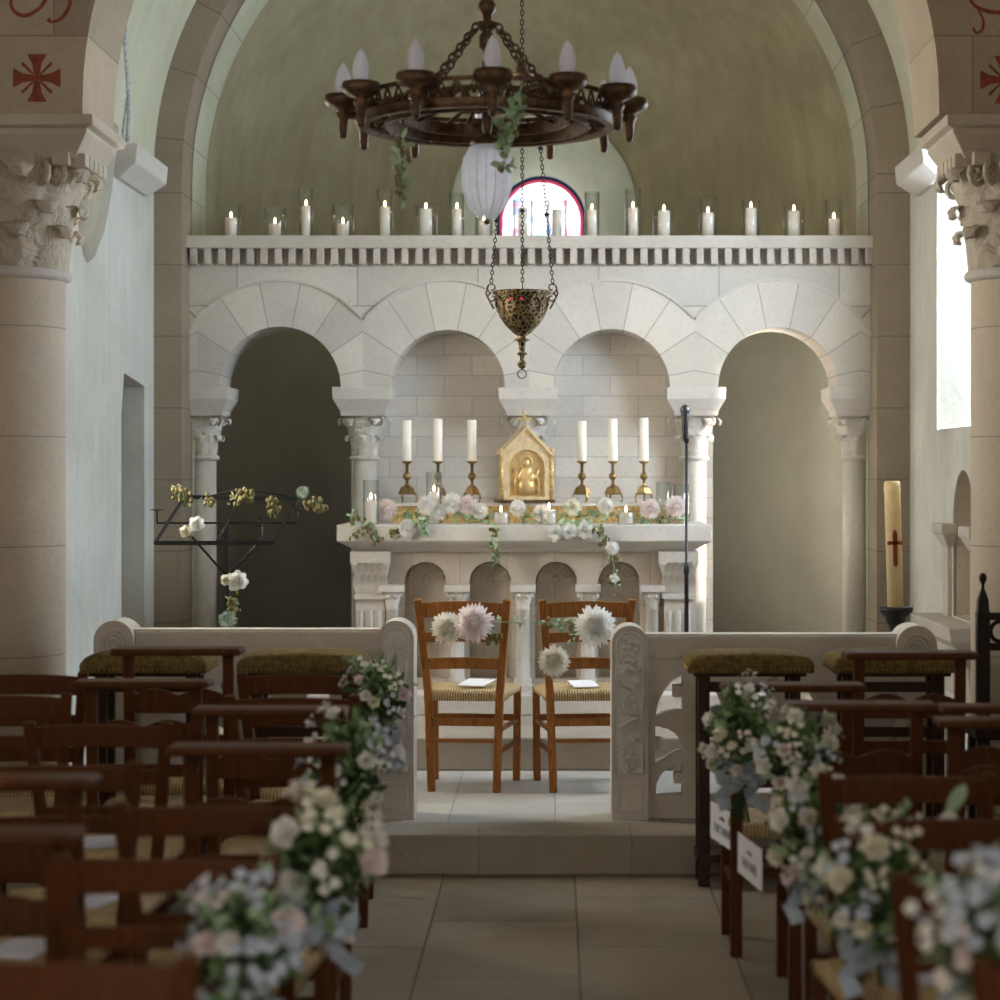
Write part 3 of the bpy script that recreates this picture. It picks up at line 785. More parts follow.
# ---------------- communion rail
def piercing(c, flip=1):
    """three pierced openings around cross arms, centred on x=c (rail-local), returns holes"""
    h = []
    def P(lst): h.append([(c + flip*u, v) for u, v in lst])
    P([(.02,.44),(.03,.50),(.06,.56),(.10,.605),(.135,.62),(.135,.575),(.095,.575),(.095,.525),(.135,.525),(.135,.465),(.10,.465),(.06,.455)])
    P([(.02,.40),(.06,.395),(.10,.37),(.13,.33),(.14,.29),(.11,.285),(.05,.25),(.02,.24),(.02,.295),(.05,.30),(.05,.345),(.02,.345)])
    P([(.02,.10),(.025,.15),(.045,.19),(.08,.225),(.135,.235),(.135,.195),(.10,.195),(.10,.15),(.135,.15),(.135,.10)])
    return h
def rail(x0, x1, post_x, end_x, label, relief, flip):
    t = thing('communion_rail', label, 'rail', (0, 8.85, .165)); t.scale = (1, 1, .975 if flip > 0 else 1)
    holes = []
    c = post_x + flip*.09
    k = 0
    while (c + flip*.36 - end_x)*flip < 0:
        holes += piercing(c, flip); holes += piercing(c + flip*.33, -flip); c += flip*.40
    pb = plate([[(x0, 0), (x1, 0), (x1, .80), (x0, .80)]] + holes, .10, 'xz', .05)
    pb.box(x0, x1, .035, .16, .70, .79)
    fixn(pb.build('pierced_panel', 'rail', t, bevel=0))
    for cx, w, hgt, nm in ((post_x, .155, .84, 'post'), (end_x, .17, .84, 'end_post')):
        po = plate([[(cx-w/2, 0), (cx+w/2, 0), (cx+w/2, hgt-w/2)] + arc(cx, hgt-w/2, w/2, 0, 180, 20)[1:-1] + [(cx-w/2, hgt-w/2)]], .20, 'xz', 0)
        p = fixn(po.build(nm, 'rail', t, bevel=.008))
        if nm == 'end_post':
            r = MB()
            for q in (.018, .036, .054): r.torus((cx, -.002, hgt-.095), q, .006, 'y', 24, 5)
            r.build('rosette', 'rail', p)
        else:
            MB().add([(cx-.05,-.0015,.20),(cx+.05,-.0015,.20)] + [(a, -.0015, b) for a, b in arc(cx, hgt-.085, .05, 0, 180, 14)], [tuple(range(17))]).build('relief_ground', 'relief', p)
            fr = MB(); pts = [(cx-.055, -.002, .20), (cx+.055, -.002, .20)] + [(a, -.002, b) for a, b in arc(cx, hgt-.085, .055, 0, 180, 14)]
            fr.tube(pts, .006, 5, closed=True); fr.tube([(cx-.05,-.002,.04),(cx+.05,-.002,.04),(cx+.05,-.002,.16),(cx-.05,-.002,.16)], .004, 5, closed=True)
            rng = random.Random(3)
            if relief == 'vine':
                for k in range(5): # grapes, leaves, tendrils
                    zc = .27 + k*.115
                    if k % 2 == 0:
                        for j in range(14): fr.sph((cx + rng.uniform(-.028,.028), -.006, zc + rng.uniform(-.045,.035)), .014, 8, 5, (1,1,1))
                    else:
                        for j in range(6):
                            T = Matrix.Translation((cx, -.008, zc)) @ Matrix.Rotation(j*pi/3+.3, 4, 'Y') @ Matrix.Rotation(R(90), 4, 'X')
                            fr.petal(T, .050, .034, .35, .3, .5)
                    pts = [(cx + .042*sin(i*.7+k), -.003, zc-.05+i*.012) for i in range(10)]; fr.tube(pts, .008, 5)
            else:
                fr.lathe([(.03,.21),(.042,.24),(.045,.28),(.03,.33),(.02,.35),(.032,.37)], 16, (cx, 0, 0))
                for s_ in (-1, -.6, -.25, .25, .6, 1):
                    pts = [(cx + s_*.045*(t_/10)**.7*(1+.15*sin(t_)), -.003, .37 + .36*t_/10 - abs(s_)*.06*t_/10) for t_ in range(11)]
                    fr.tube([(a_, b_-.004, c_) for a_, b_, c_ in pts], .009, 6)
                    for j in (4, 7, 10):
                        q = pts[j]; fr.sph(q, .012, 8, 5, (1,.6,1.4))
            fr.build('carved_relief', 'relief', p)
    return t
rail(.32, 1.50, .316, 1.525, 'right pierced stone altar rail with grapevine-carved post', 'vine', 1)
rail(-1.85, -.68, -.672, -1.86, 'left pierced stone altar rail with tree-carved post', 'tree', -1)

# ---------------- painted marks on the triumphal arch
def painted(name, mb, label): return tag(mb.build(name, 'paint'), label, 'painting')
def cross_paint(cx, cz, label, s=.10):
    y = 8.797; mb = MB()
    for k in range(4):
        a = k*pi/2
        q = [(0.012, -.012), (.06, -.02), (.085, -.034), (.10, -.04), (.10, .04), (.085, .034), (.06, .02), (.012, .012)]
        mb.add([(cx + s/.1*(u*cos(a)-w*sin(a)), y, cz + s/.1*(u*sin(a)+w*cos(a))) for u, w in q], [tuple(range(8))])
        a += pi/4
        mb.add([(cx + s/.1*(u*cos(a)-w*sin(a)), y, cz + s/.1*(u*sin(a)+w*cos(a))) for u, w in [(.02,-.004),(.085,-.007),(.092,0),(.085,.007),(.02,.004)]], [tuple(range(5))])
    mb.add([(cx + .014*cos(i*pi/6), y, cz + .014*sin(i*pi/6)) for i in range(12)], [tuple(range(12))])
    return painted('painted_cross', mb, label)
cross_paint(PX(37, 8.8), PZ(78, 8.8), 'red painted flared cross on the stone above the left capital', .10)
cross_paint(PX(1004, 8.8), PZ(80, 8.8), 'red painted cross cut by the right edge, above the right capital', .10)
def scroll(ctr, pts, label):
    mb = MB(); P_ = [(PX(a, 8.8), 8.797, PZ(b, 8.8)) for a, b, w in pts]
    vs = []; fs = []
    for i, p in enumerate(P_):
        a = Vector(P_[max(i-1,0)]); b = Vector(P_[min(i+1,len(P_)-1)]); d = (b-a).normalized(); n_ = Vector((-d.z, 0, d.x)); w = pts[i][2]*.0021
        vs += [Vector(p)+n_*w, Vector(p)-n_*w]
    fs = [(2*i, 2*i+1, 2*i+3, 2*i+2) for i in range(len(P_)-1)]
    mb.add(vs, fs); return painted('painted_scroll', mb, label)
def smoothpts(ps, n=6):
    out = []
    for i in range(len(ps)-1):
        p0 = ps[max(i-1,0)]; p1 = ps[i]; p2 = ps[i+1]; p3 = ps[min(i+2, len(ps)-1)]
        for k in range(n):
            t = k/n
            out.append(tuple(.5*((2*p1[j]) + (-p0[j]+p2[j])*t + (2*p0[j]-5*p1[j]+4*p2[j]-p3[j])*t*t + (-p0[j]+3*p1[j]-3*p2[j]+p3[j])*t**3) for j in range(len(p1))))
    out.append(ps[-1]); return out
scroll(0, smoothpts([(12,-6,3),(12,8,3.5),(24,16,4),(40,8,4),(50,-8,4),(58,-18,3),(68,-12,4),(70,4,4),(62,18,3.5),(52,22,2.5),(48,19,5)]), 'red painted scroll letter at the top left corner of the arch wall')
scroll(0, smoothpts([(968,-4,2),(975,6,3.5),(990,12,4),(1010,12,4),(1020,8,3)]) , 'red painted curve at the top right corner of the arch wall')
scroll(0, smoothpts([(978,10,2),(983,20,2.5),(982,30,3),(976,33,2.5),(973,28,3)]), 'small red painted hook below the curve at the top right')

# ================================================================== SEATING
def ladder_chair(label, mat, cat='chair'):
    t = thing('rush_chair', label, cat)
    W2, W1, WT = .150, .165, .205
    for s_ in (-1, 1):
        mb = MB().bar([(s_*W2, .0, 0), (s_*W1, 0, .44), (s_*(W1+.012), -.01, .58), (s_*WT, -.055, .885)], .036, [.034, .034, .032, .026], up=(0,1,0))
        mb.build('leg', mat, t, bevel=.005)
        MB().bar([(s_*.195, .38, 0), (s_*.20, .38, .45)], .034, .034, up=(0,1,0)).build('leg', mat, t, bevel=.005)
    def yb(zz): return 0 - max(0, (zz-.44))*.12
    def wb(zz): return W1 + (WT-W1)*max(0, (zz-.44))/.44
    for z0, hh in ((.80, .066), (.685, .045), (.56, .052)):
        n = 9; pts = []; hs = []
        vs = []; fs = []
        for i in range(n+1):
            u = i/n*2-1; x = u*wb(z0); yy = yb(z0) - .018*(1-u*u)
            zb = z0 + .008*(1-u*u); zt = z0+hh+.012*(1-u*u) if z0 > .7 else z0+hh+.008*(1-u*u)
            vs += [(x, yy-.009, zb), (x, yy+.009, zb), (x, yy+.009, zt), (x, yy-.009, zt)]
        for i in range(n):
            for k in range(4):
                j = (k+1) % 4; fs.append((4*i+k, 4*i+j, 4*i+4+j, 4*i+4+k))
        fs += [(3,2,1,0), (4*n, 4*n+1, 4*n+2, 4*n+3)]
        MB().add(vs, fs).build('back_slat', mat, t, bevel=.003)
    seat(t, .44, .185, .215)
    st = [((-W2, .0, .32), (W2, .0, .32), .022, .034), ((-W2, 0, .235), (W2, 0, .235), .016, .018), ((-.195, .38, .30), (.195, .38, .30), .022, .03),
          ((-.172, 0, .29), (-.198, .38, .29), .018, .018), ((.172, 0, .29), (.198, .38, .29), .018, .018), ((-.168, 0, .19), (-.197, .38, .19), .018, .018), ((.168, 0, .19), (.197, .38, .19), .018, .018)]
    for a, b, w, h_ in st: MB().bar([a, b], w, h_).build('stretcher', mat, t)
    return t
def seat(t, zz, wb, wf, D=.40, y0=-.01):
    vs = []; fs = []; n = 10
    for j in range(n+1):
        v = j/n; w = wb + (wf-wb)*v
        for i in range(n+1):
            u = i/n*2-1
            e = max(abs(u), abs(2*v-1)); bulge = .012*(1-e**2) * (-1) + (.0 if e < .95 else -.012)
            # four triangles meeting at the centre: raised pillow edges
            vs.append((u*w, y0 + v*D, zz + .018 + .010*e + (-.016 if e > .98 else 0)))
    m = len(vs)
    for v in list(vs): vs.append((v[0], v[1], zz - .022 + (.008 if max(abs(v[0])/wf, 0) > .9 else 0)))
    for j in range(n):
        for i in range(n):
            a = j*(n+1)+i; fs.append((a, a+1, a+n+2, a+n+1)); fs.append((m+a, m+a+n+1, m+a+n+2, m+a+1))
    for i in range(n):
        fs += [(i+1, i, m+i, m+i+1)]
        a = n*(n+1)+i; fs += [(a, a+1, m+a+1, m+a)]
        b = i*(n+1); fs += [(b, b+n+1, m+b+n+1, m+b)]
        b = i*(n+1)+n; fs += [(b+n+1, b, m+b, m+b+n+1)]
    return MB().add(vs, fs, True).build('rush_seat', 'rush', t)
def shelf_chair(label, mat):
    t = thing('prayer_chair', label, 'chair')
    for s_ in (-1, 1):
        MB().bar([(s_*.185, .0, 0), (s_*.185, 0, .44), (s_*.185, -.03, .90)], .040, .030, up=(0,1,0)).build('leg', mat, t, bevel=.005)
        MB().bar([(s_*.19, .34, 0), (s_*.19, .34, .44)], .034, .034, up=(0,1,0)).build('leg', mat, t, bevel=.005)
    MB().box(-.24, .24, -.10, .035, .895, .92).build('arm_shelf', mat, t, bevel=.008)
    vs = []; n = 24
    for i in range(n+1):
        u = i/n*2-1
        zt = .755 + .022*cos(u*pi*1.0)**2*(1) - .018*max(0, 1-abs(u)*9)
        yy = -.022 - .01*(1-u*u)
        zt = .752 + .024*sin(pi*min(1, abs(u)*1.0))**1.2 - .0*u
        vs += [(u*.175, yy-.009, .69), (u*.175, yy+.009, .69), (u*.175, yy+.009, zt), (u*.175, yy-.009, zt)]
    fs = []
    for i in range(n):
        for k in range(4):
            j = (k+1) % 4; fs.append((4*i+k, 4*i+j, 4*i+4+j, 4*i+4+k))
    fs += [(3,2,1,0), (4*n, 4*n+1, 4*n+2, 4*n+3)]
    MB().add(vs, fs).build('back_slat', mat, t, bevel=.002)
    MB().bar([(-.18,-.01,.59), (.18,-.01,.59)], .018, .045).build('back_slat', mat, t, bevel=.003)
    seat(t, .42, .185, .20, .37)
    for a, b, w, h_ in (((-.185,0,.28),(.185,0,.28),.02,.03), ((-.19,.34,.28),(.19,.34,.28),.02,.03), ((-.187,0,.24),(-.19,.34,.24),.018,.022), ((.187,0,.24),(.19,.34,.24),.018,.022)):
        MB().bar([a, b], w, h_).build('stretcher', mat, t)
    return t
def kneeler(label):
    t = thing('prayer_desk', label, 'prayer desk')
    for s_ in (-1, 1):
        for y in (.0, .15): MB().bar([(s_*.19, y, 0), (s_*.19, y, .86)], .048, .036, up=(0,1,0)).build('leg', 'darkwood', t, bevel=.005)
        MB().bar([(s_*.19, .0, .12), (s_*.19, .15, .12)], .03, .03).build('rail', 'darkwood', t)
    MB().box(-.20, .20, -.012, .012, .78, .82).build('rail', 'darkwood', t)
    MB().box(-.20, .20, -.012, .012, .60, .64).build('rail', 'darkwood', t)
    MB().box(-.22, .22, -.03, .17, .10, .13).build('foot_board', 'darkwood', t)
    MB().box(-.235, .235, -.05, .20, .845, .87).build('desk_board', 'darkwood', t, bevel=.005)
    n = 14; vs = []; fs = []
    prof = [(-.255, .862), (-.262, .88), (-.262, .905), (-.245, .925), (-.19, .938), (0, .945), (.19, .938), (.245, .925), (.262, .905), (.262, .88), (.255, .862)]
    yy = [(-.075, .0), (-.085, .55), (-.08, .85), (-.05, .97), (.06, 1), (.19, .97), (.225, .85), (.23, .5), (.22, 0)]
    for y, k in yy:
        for x, z_ in prof: vs.append((x, y, .862 + (z_-.862)*k if k > 0 else .862))
    w = len(prof)
    for j in range(len(yy)-1):
        for i in range(w-1): fs.append((j*w+i, j*w+i+1, (j+1)*w+i+1, (j+1)*w+i))
    cu = MB().add(vs, fs, True).build('cushion', 'velvet', t)
    nl = MB()
    for i in range(25): nl.sph((-.24+.48*i/24, -.083, .876), .005, 6, 4)
    for i in range(12):
        for s_ in (-1, 1): nl.sph((s_*.262, -.06+.26*i/11, .876), .005, 6, 4)
    nl.build('nail_trim', 'nail', cu)
    return t

GR = 'wooden chairs in the rows of the nave'
# ladder chairs: (px centre, Y, top height, label)
LC = [
 (25, 7.60, .909, 'brown ladder-back chair at the left edge in front of the large column'),
 (5, 7.15, .88, 'dark ladder-back chair at the left edge, second from the altar side'),
 (98, 6.42, .87, 'brown ladder-back chair with leaning left post below the left prayer desk'),
 (55, 5.54, .87, 'dark ladder-back chair behind the near-left prayer shelf post'),
 (300, 7.60, .909, 'ladder-back chair tucked under the green-topped desk beside the carved left post'),
 (292, 7.10, .879, 'ladder-back chair directly nearer than the one under the second green-topped desk'),
 (211, 4.86, .87, 'aisle ladder-back chair carrying the lush third bouquet on the left'),
 (167, 4.20, .87, 'near-left ladder-back chair with bright orange-brown post end'),
 (55, 3.32, .87, 'nearest ladder-back chair, cut by the bottom left edge'),
 (908, 5.34, .87, 'reddish ladder-back chair in the right rows with wide top slat'),
 (935, 4.68, .87, 'ladder-back chair on the right half hidden by the fourth bouquet'),
 (1012, 4.00, .87, 'near-right ladder-back chair with tall post rising from the flowers'),
 (1118, 3.30, .87, 'nearest chair at the bottom right corner behind the last bouquet'),
]
SCH = [
 (177, 7.79, .98, 'tall prayer chair with flat shelf in front of the far left green-topped desk'),
 (142, 7.38, .90, 'prayer chair with long flat shelf overlapping the left column wall'),
 (270, 6.53, .90, 'prayer chair on the left with dark shelf beside the first aisle bouquet'),
 (258, 5.63, .90, 'prayer chair on the left with shelf beside the second aisle bouquet'),
 (-6, 5.02, .905, 'near prayer chair at the left edge with pale glossy shelf and thick post'),
 (-38, 4.38, .885, 'prayer chair with low shelf at the left edge below the glossy one'),
 (911, 7.62, .98, 'tall dark prayer chair in front of the right-hand green-topped desk'),
 (793, 7.02, .925, 'aisle prayer chair on the right wearing the first small paper sign'),
 (858, 6.40, .93, 'reddish aisle prayer chair on the right wearing the second paper sign'),
 (1018, 6.20, .905, 'prayer chair at the right edge with sunlit white shelf top'),
 (1015, 6.86, .87, 'dark prayer chair at the right edge just beyond the sunlit shelf'),
]
lp = ladder_chair(LC[0][3], 'wood'); sp_ = shelf_chair(SCH[0][3], 'wood')
LCO = []; SCO = []
for i, (px, Y, H, lab) in enumerate(LC):
    loc = (PX(px, Y), Y+.055, 0); s_ = (1.03, 1, H/.885)
    if i == 0: lp.location = loc; lp.scale = s_; lp['group'] = GR; LCO.append(lp)
    else: LCO.append(dup(lp, loc, random.uniform(-.03, .03), lab, GR, s_))
for i, (px, Y, H, lab) in enumerate(SCH):
    loc = (PX(px, Y), Y+.06, 0); s_ = (1, 1, H/.92)
    if i == 0: sp_.location = loc; sp_.scale = s_; sp_['group'] = GR; SCO.append(sp_)
    else: SCO.append(dup(sp_, loc, random.uniform(-.02, .02), lab, GR, s_))
kp = None
for px, lab in ((143, 'green velvet-topped prayer desk at the far left before the rail'), (300, 'green velvet-topped prayer desk beside the tree-carved rail post'),
                (751, 'green velvet-topped prayer desk beside the vine-carved rail post'), (896, 'green velvet-topped prayer desk at the far right before the rail')):
    loc = (PX(px, 8.2), 8.275, 0)
    if kp is None: kp = kneeler(lab); kp.location = loc; kp.scale = (.94, 1, .982); kp['group'] = 'velvet-topped prayer desks'
    else: dup(kp, loc, 0, lab, 'velvet-topped prayer desks')
# two honest chairs for the couple
cA = ladder_chair('honey-brown rush chair with two pale chrysanthemums, left of the aisle centre', 'oak')
cA.location = (PX(464, 9.62), 9.62, .165); cA.rotation_euler = (0, 0, R(-6)); cA['group'] = 'two decorated chairs before the altar'
cB = dup(cA, (PX(586, 9.62), 9.62, .165), R(5), 'honey-brown rush chair with white chrysanthemums, next to the vine-carved post', 'two decorated chairs before the altar')

# ================================================================== FLOWERS
def T3(p, n, roll=0):
    n = Vector(n).normalized()
    return Matrix.Translation(p) @ n.to_track_quat('Z', 'Y').to_matrix().to_4x4() @ Matrix.Rotation(roll, 4, 'Z')
def mum_mesh(r, seed=0, rings=8, n0=24):
    rg = random.Random(seed); mb = MB()
    for k in range(rings):
        t = k/(rings-1); el = -14 + 100*t; n = max(8, int(n0*cos(R(min(88, max(0, el)))) + 4))
        for i in range(n):
            a = 2*pi*(i + .5*(k % 2))/n + rg.uniform(-.1,.1); e = R(el + rg.uniform(-6, 6))
            base = Vector((cos(e), 0, sin(e)*.75))*r*.30
            T = Matrix.Rotation(a, 4, 'Z') @ Matrix.Translation(base) @ Matrix.Rotation(-e, 4, 'Y')
            mb.petal(T, r*(.72 - .34*t)*rg.uniform(.88,1.1), r*(.17 + .08*t), -.15, .75 + 1.3*t*t, .6, 4, tip=.25)
    mb.sph((0,0,r*.05), r*.42, 12, 8, (1,1,.85)); return mb
def rose_mesh(r, seed=0):
    rg = random.Random(seed); mb = MB()
    for n, el, L, W, z0 in ((8, 2, 1.0, .72, 0), (8, 22, .95, .70, .04), (7, 42, .85, .62, .08), (6, 60, .72, .55, .12), (5, 74, .6, .46, .14), (3, 84, .5, .36, .16)):
        for i in range(n):
            a = 2*pi*(i+rg.random()*.5)/n + el; e = el + rg.uniform(-9, 9)
            mb.petal(Matrix.Translation((0,0,r*z0*.5)) @ Matrix.Rotation(a, 4, 'Z') @ Matrix.Rotation(-R(e), 4, 'Y') @ Matrix.Rotation(rg.uniform(-.3,.3), 4, 'X'), r*L*rg.uniform(.85,1.1), r*W, 0, rg.uniform(.25,.95), rg.uniform(.2,.6), 5, tip=.6)
    mb.sph((0,0,r*.12), r*.28, 10, 6, (1,1,1.2)); return mb
def little_mesh(r, seed=0):
    rg = random.Random(seed); mb = MB()
    for i in range(7):
        c = Vector((rg.uniform(-1,1), rg.uniform(-1,1), rg.uniform(-.2,.6)))*r
        for k in range(5):
            mb.petal(Matrix.Translation(c) @ Matrix.Rotation(k*2*pi/5, 4, 'Z') @ Matrix.Rotation(-.3, 4, 'Y'), r*.38, r*.32, 0, .3, .2, 3, tip=.6)
        mb.tube([(0,0,-r*.8), tuple(c)], r*.025, 4)
    return mb
def mesh_of(mb, name, mat):
    o = mb.build(name, mat); me = o.data; bpy.data.objects.remove(o); return me
ME = {}
for mt in ('petal_white', 'petal_cream', 'petal_pink', 'petal_blue'):
    for k in range(2):
        ME['rose', mt, k] = mesh_of(rose_mesh(1, k), 'rose', mt)
        ME['little', mt, k] = mesh_of(little_mesh(1, k+5), 'small_blossom', mt)
for mt in ('petal_white', 'petal_cream', 'petal_pink', 'petal_ivory'):
    ME['mum', mt, 0] = mesh_of(mum_mesh(1, 1), 'chrysanthemum', mt)
NAMES = {'rose': 'rose_bloom', 'little': 'blossom_spray', 'mum': 'chrysanthemum_bloom'}
def bloom(kind, mt, k, p, n, r, parent):
    o = bpy.data.objects.new(NAMES[kind], ME[kind, mt, k % (1 if kind == 'mum' else 2)]); COL.objects.link(o)
    o.parent = parent; o.matrix_local = T3(p, n, random.uniform(0, 6)) @ Matrix.Scale(r, 4)
    return o
def leaves(mb, rg, c, sz, n, ll=.05, out=1.0):
    for i in range(n):
        d = Vector((rg.gauss(0,1), rg.gauss(0,1), rg.gauss(0,1))).normalized()
        p = Vector(c) + Vector((d.x*sz[0], d.y*sz[1], d.z*sz[2]))*rg.uniform(.3,.95)*out
        dd = (d + Vector((rg.uniform(-.6,.6), rg.uniform(-.6,.6), rg.uniform(-.5,.7)))).normalized()
        mb.petal(T3(p, dd.orthogonal().normalized(), 0) @ Matrix.Rotation(rg.uniform(0,6.3), 4, 'Z'), ll*rg.uniform(.7,1.5), ll*rg.uniform(.4,.7), rg.uniform(-.2,.3), rg.uniform(-.6,.6), .25, 4)
def sprig(mb, p, d, L, rg, lf=.022):
    p = Vector(p); d = Vector(d).normalized(); pts = [p + d*(L*t/6) + Vector((0,0,-.10*L*(t/6)**2)) for t in range(7)]
    mb.tube(pts, .0016, 4)
    for q in pts[1:]:
        for s_ in (0, 1): mb.petal(T3(q, (rg.uniform(-1,1), rg.uniform(-1,1), .6)) @ Matrix.Rotation(rg.uniform(0,6.3), 4, 'Z'), lf*rg.uniform(.8,1.4), lf*.6, .3, .3, .2, 3)
def bouquet(loc, sz, seed, label, cols, nb=14, face=(0,-1,.25), stems=.16, ribbon=True, br=.034, side=0):
    rg = random.Random(seed); t = thing('bouquet', label, 'bouquet', loc, 0, 'bouquets tied to the aisle chairs')
    lf = MB(); leaves(lf, rg, (0,0,0), (sz[0]*.85, sz[1]*.85, sz[2]*.95), 150, .048)
    lf.build('leaves', 'leaf', t)
    l2 = MB(); leaves(l2, rg, (0,0,0), sz, 90, .035)
    for k in range(7):
        sprig(l2, (rg.uniform(-.4,.4)*sz[0], 0, rg.uniform(-.2,.5)*sz[2]), (rg.uniform(-1,1), rg.uniform(-.7,.3), rg.uniform(-.2,1.2)), rg.uniform(.10,.17), rg)
    l2.build('sage_sprigs', 'leaf2', t)
    l3 = MB(); leaves(l3, rg, (0,.01,-.02), (sz[0]*.7, sz[1]*.7, sz[2]*.8), 90, .06); l3.build('dark_leaves', 'leafd', t)
    used = []
    for i in range(nb):
        for _ in range(30):
            d = Vector((rg.gauss(0,1), rg.gauss(-.8,.8), rg.gauss(.15,1))).normalized()
            p = Vector((d.x*sz[0], d.y*sz[1], d.z*sz[2]))
            if all((p-q).length > br*1.5 for q in used): break
        used.append(p); mt = cols[i % len(cols)]
        kind = 'rose' if i % 3 != 2 else 'little'
        if mt == 'petal_blue': kind = 'little'
        n = (d + Vector(face)*.9)
        bloom(kind, mt, i, p*.95, n, br*(rg.uniform(.8,1.25) if kind == 'rose' else 1.2), t)
    for i in range(6):
        d = Vector((rg.gauss(0,1), rg.gauss(-.5,.6), rg.gauss(.8,.7))).normalized(); p = Vector((d.x*sz[0], d.y*sz[1], d.z*sz[2]))*1.22
        bloom('little', cols[(i*2) % len(cols)], i, p, d, br*.8, t)
    if stems:
        st = MB()
        for i in range(12):
            a = rg.uniform(0,6.3); st.tube([(.02*cos(a), .02*sin(a), -sz[2]*.4), (.008*cos(a), .008*sin(a), -sz[2]-.0), (.03*cos(a), .03*sin(a), -sz[2]-stems)], .003, 5)
        st.build('stems', 'leafd', t)
    if ribbon:
        rb = MB()
        for s_ in (-1, 1):
            pts = [Vector((s_*.01, -.01, -sz[2]*.75)) + Vector((s_*.05*k/5 + .02*sin(k*1.3), -.03+.015*cos(k*1.7), -.019*k)) for k in range(7)]
            rb.bar(pts, [.04]*7, [.0012]*7, up=(0,1,.3))
            pts = [Vector((0, -.02, -sz[2]*.75)) + Vector((s_*.07*sin(pi*k/8), -.02*sin(pi*k/8), .03*sin(2*pi*k/8))) for k in range(9)]
            rb.bar(pts, [.035]*9, [.0012]*9, up=(0,1,0))
        rb.build('ribbon', 'ribbon', t)
    return t
W_, C_, P_k, B_ = 'petal_white', 'petal_cream', 'petal_pink', 'petal_blue'
def bq(px, py, Y, sz, seed, label, cols, **k): return bouquet((PX(px, Y), Y, PZ(py, Y)), sz, seed, label, cols, **k)
bq(378, 700, 7.42, (.105, .10, .155), 1, 'loose white and green bouquet farthest up the left aisle by the carved post', (W_, W_, B_, C_, P_k), nb=10, stems=.08, br=.026)
bq(348, 765, 6.15, (.115, .11, .165), 2, 'leafy green bouquet with few white flowers, second up the left aisle', (W_, B_, W_), nb=9, ribbon=False, stems=.08, br=.026)
bq(322, 865, 4.72, (.125, .11, .15), 3, 'full bouquet of white and cream flowers with blue-grey ribbon on the left aisle', (C_, W_, W_, C_, P_k), nb=13, stems=.05, br=.034)
bq(242, 948, 4.08, (.105, .10, .12), 4, 'blurred pale blue and white bouquet nearest the camera on the left', (B_, W_, B_, P_k), nb=13, ribbon=False, stems=.05, br=.032)
bq(740, 735, 6.90, (.12, .11, .165), 5, 'farthest right bouquet with cream and pink blooms and bound stems', (C_, W_, P_k, B_, W_), nb=13, stems=.12, br=.03)
bq(795, 752, 6.34, (.115, .10, .13), 6, 'lilac-white and cream bouquet second along the right aisle', (W_, B_, C_, W_, P_k), nb=13, ribbon=False, stems=.05, br=.028)
bq(815, 832, 5.55, (.115, .10, .155), 7, 'dense pink and white bouquet in the middle of the right aisle', (C_, W_, P_k, W_, B_), nb=15, stems=.06, br=.031)
bq(874, 888, 4.70, (.125, .11, .155), 8, 'cream and green bouquet tied to the fourth chair of the right aisle', (C_, W_, C_, B_), nb=13, stems=.06, br=.03)
bq(985, 945, 3.62, (.10, .10, .12), 9, 'blurred lilac and cream bouquet at the bottom right corner', (B_, C_, W_, P_k), nb=13, stems=.04, br=.036)
t = thing('flower_spray', 'tall white sprig with one green leaf standing above the fourth right bouquet', 'flowers', (PX(935, 4.75), 4.75, PZ(850, 4.75)))
for k, (dx, dz) in enumerate(((-.035, .055), (.01, .05), (.02, .02), (.0, -.005), (.03, .07))): bloom('little' if k < 2 else 'rose', W_, k, (dx, 0, dz), (.3*k-.6, -1, .3), .022, t)
st = MB().tube([(0,0,-.2), (.0,0,-.05), (.01,0,.03)], .003, 5).tube([(.0,0,-.1), (.03,0,.05), (.035,0,.10)], .002, 5)
st.petal(T3((.03,0,.085), (0,-1,0)) @ Matrix.Rotation(R(60), 4, 'Z'), .075, .035, 0, .2, .2, 5); st.build('stem', 'leaf2', t)

def hops(mb, c, n, rad, rg, L=0):
    for i in range(n):
        p = Vector(c) + Vector((rg.gauss(0,rad*.5), rg.gauss(0,rad*.4), rg.gauss(0,rad*.5) - L*rg.random()))
        mb.sph(p, rg.uniform(.007,.012), 7, 5, (1,1,1.35))
def mini(kind, mt, px, py, Y, r, label, name, cat='flowers', n=(0,-1,.15)):
    o = bloom(kind, mt, 0, (PX(px, Y), Y, PZ(py, Y)), n, r, None); o.name = name; return tag(o, label, cat)
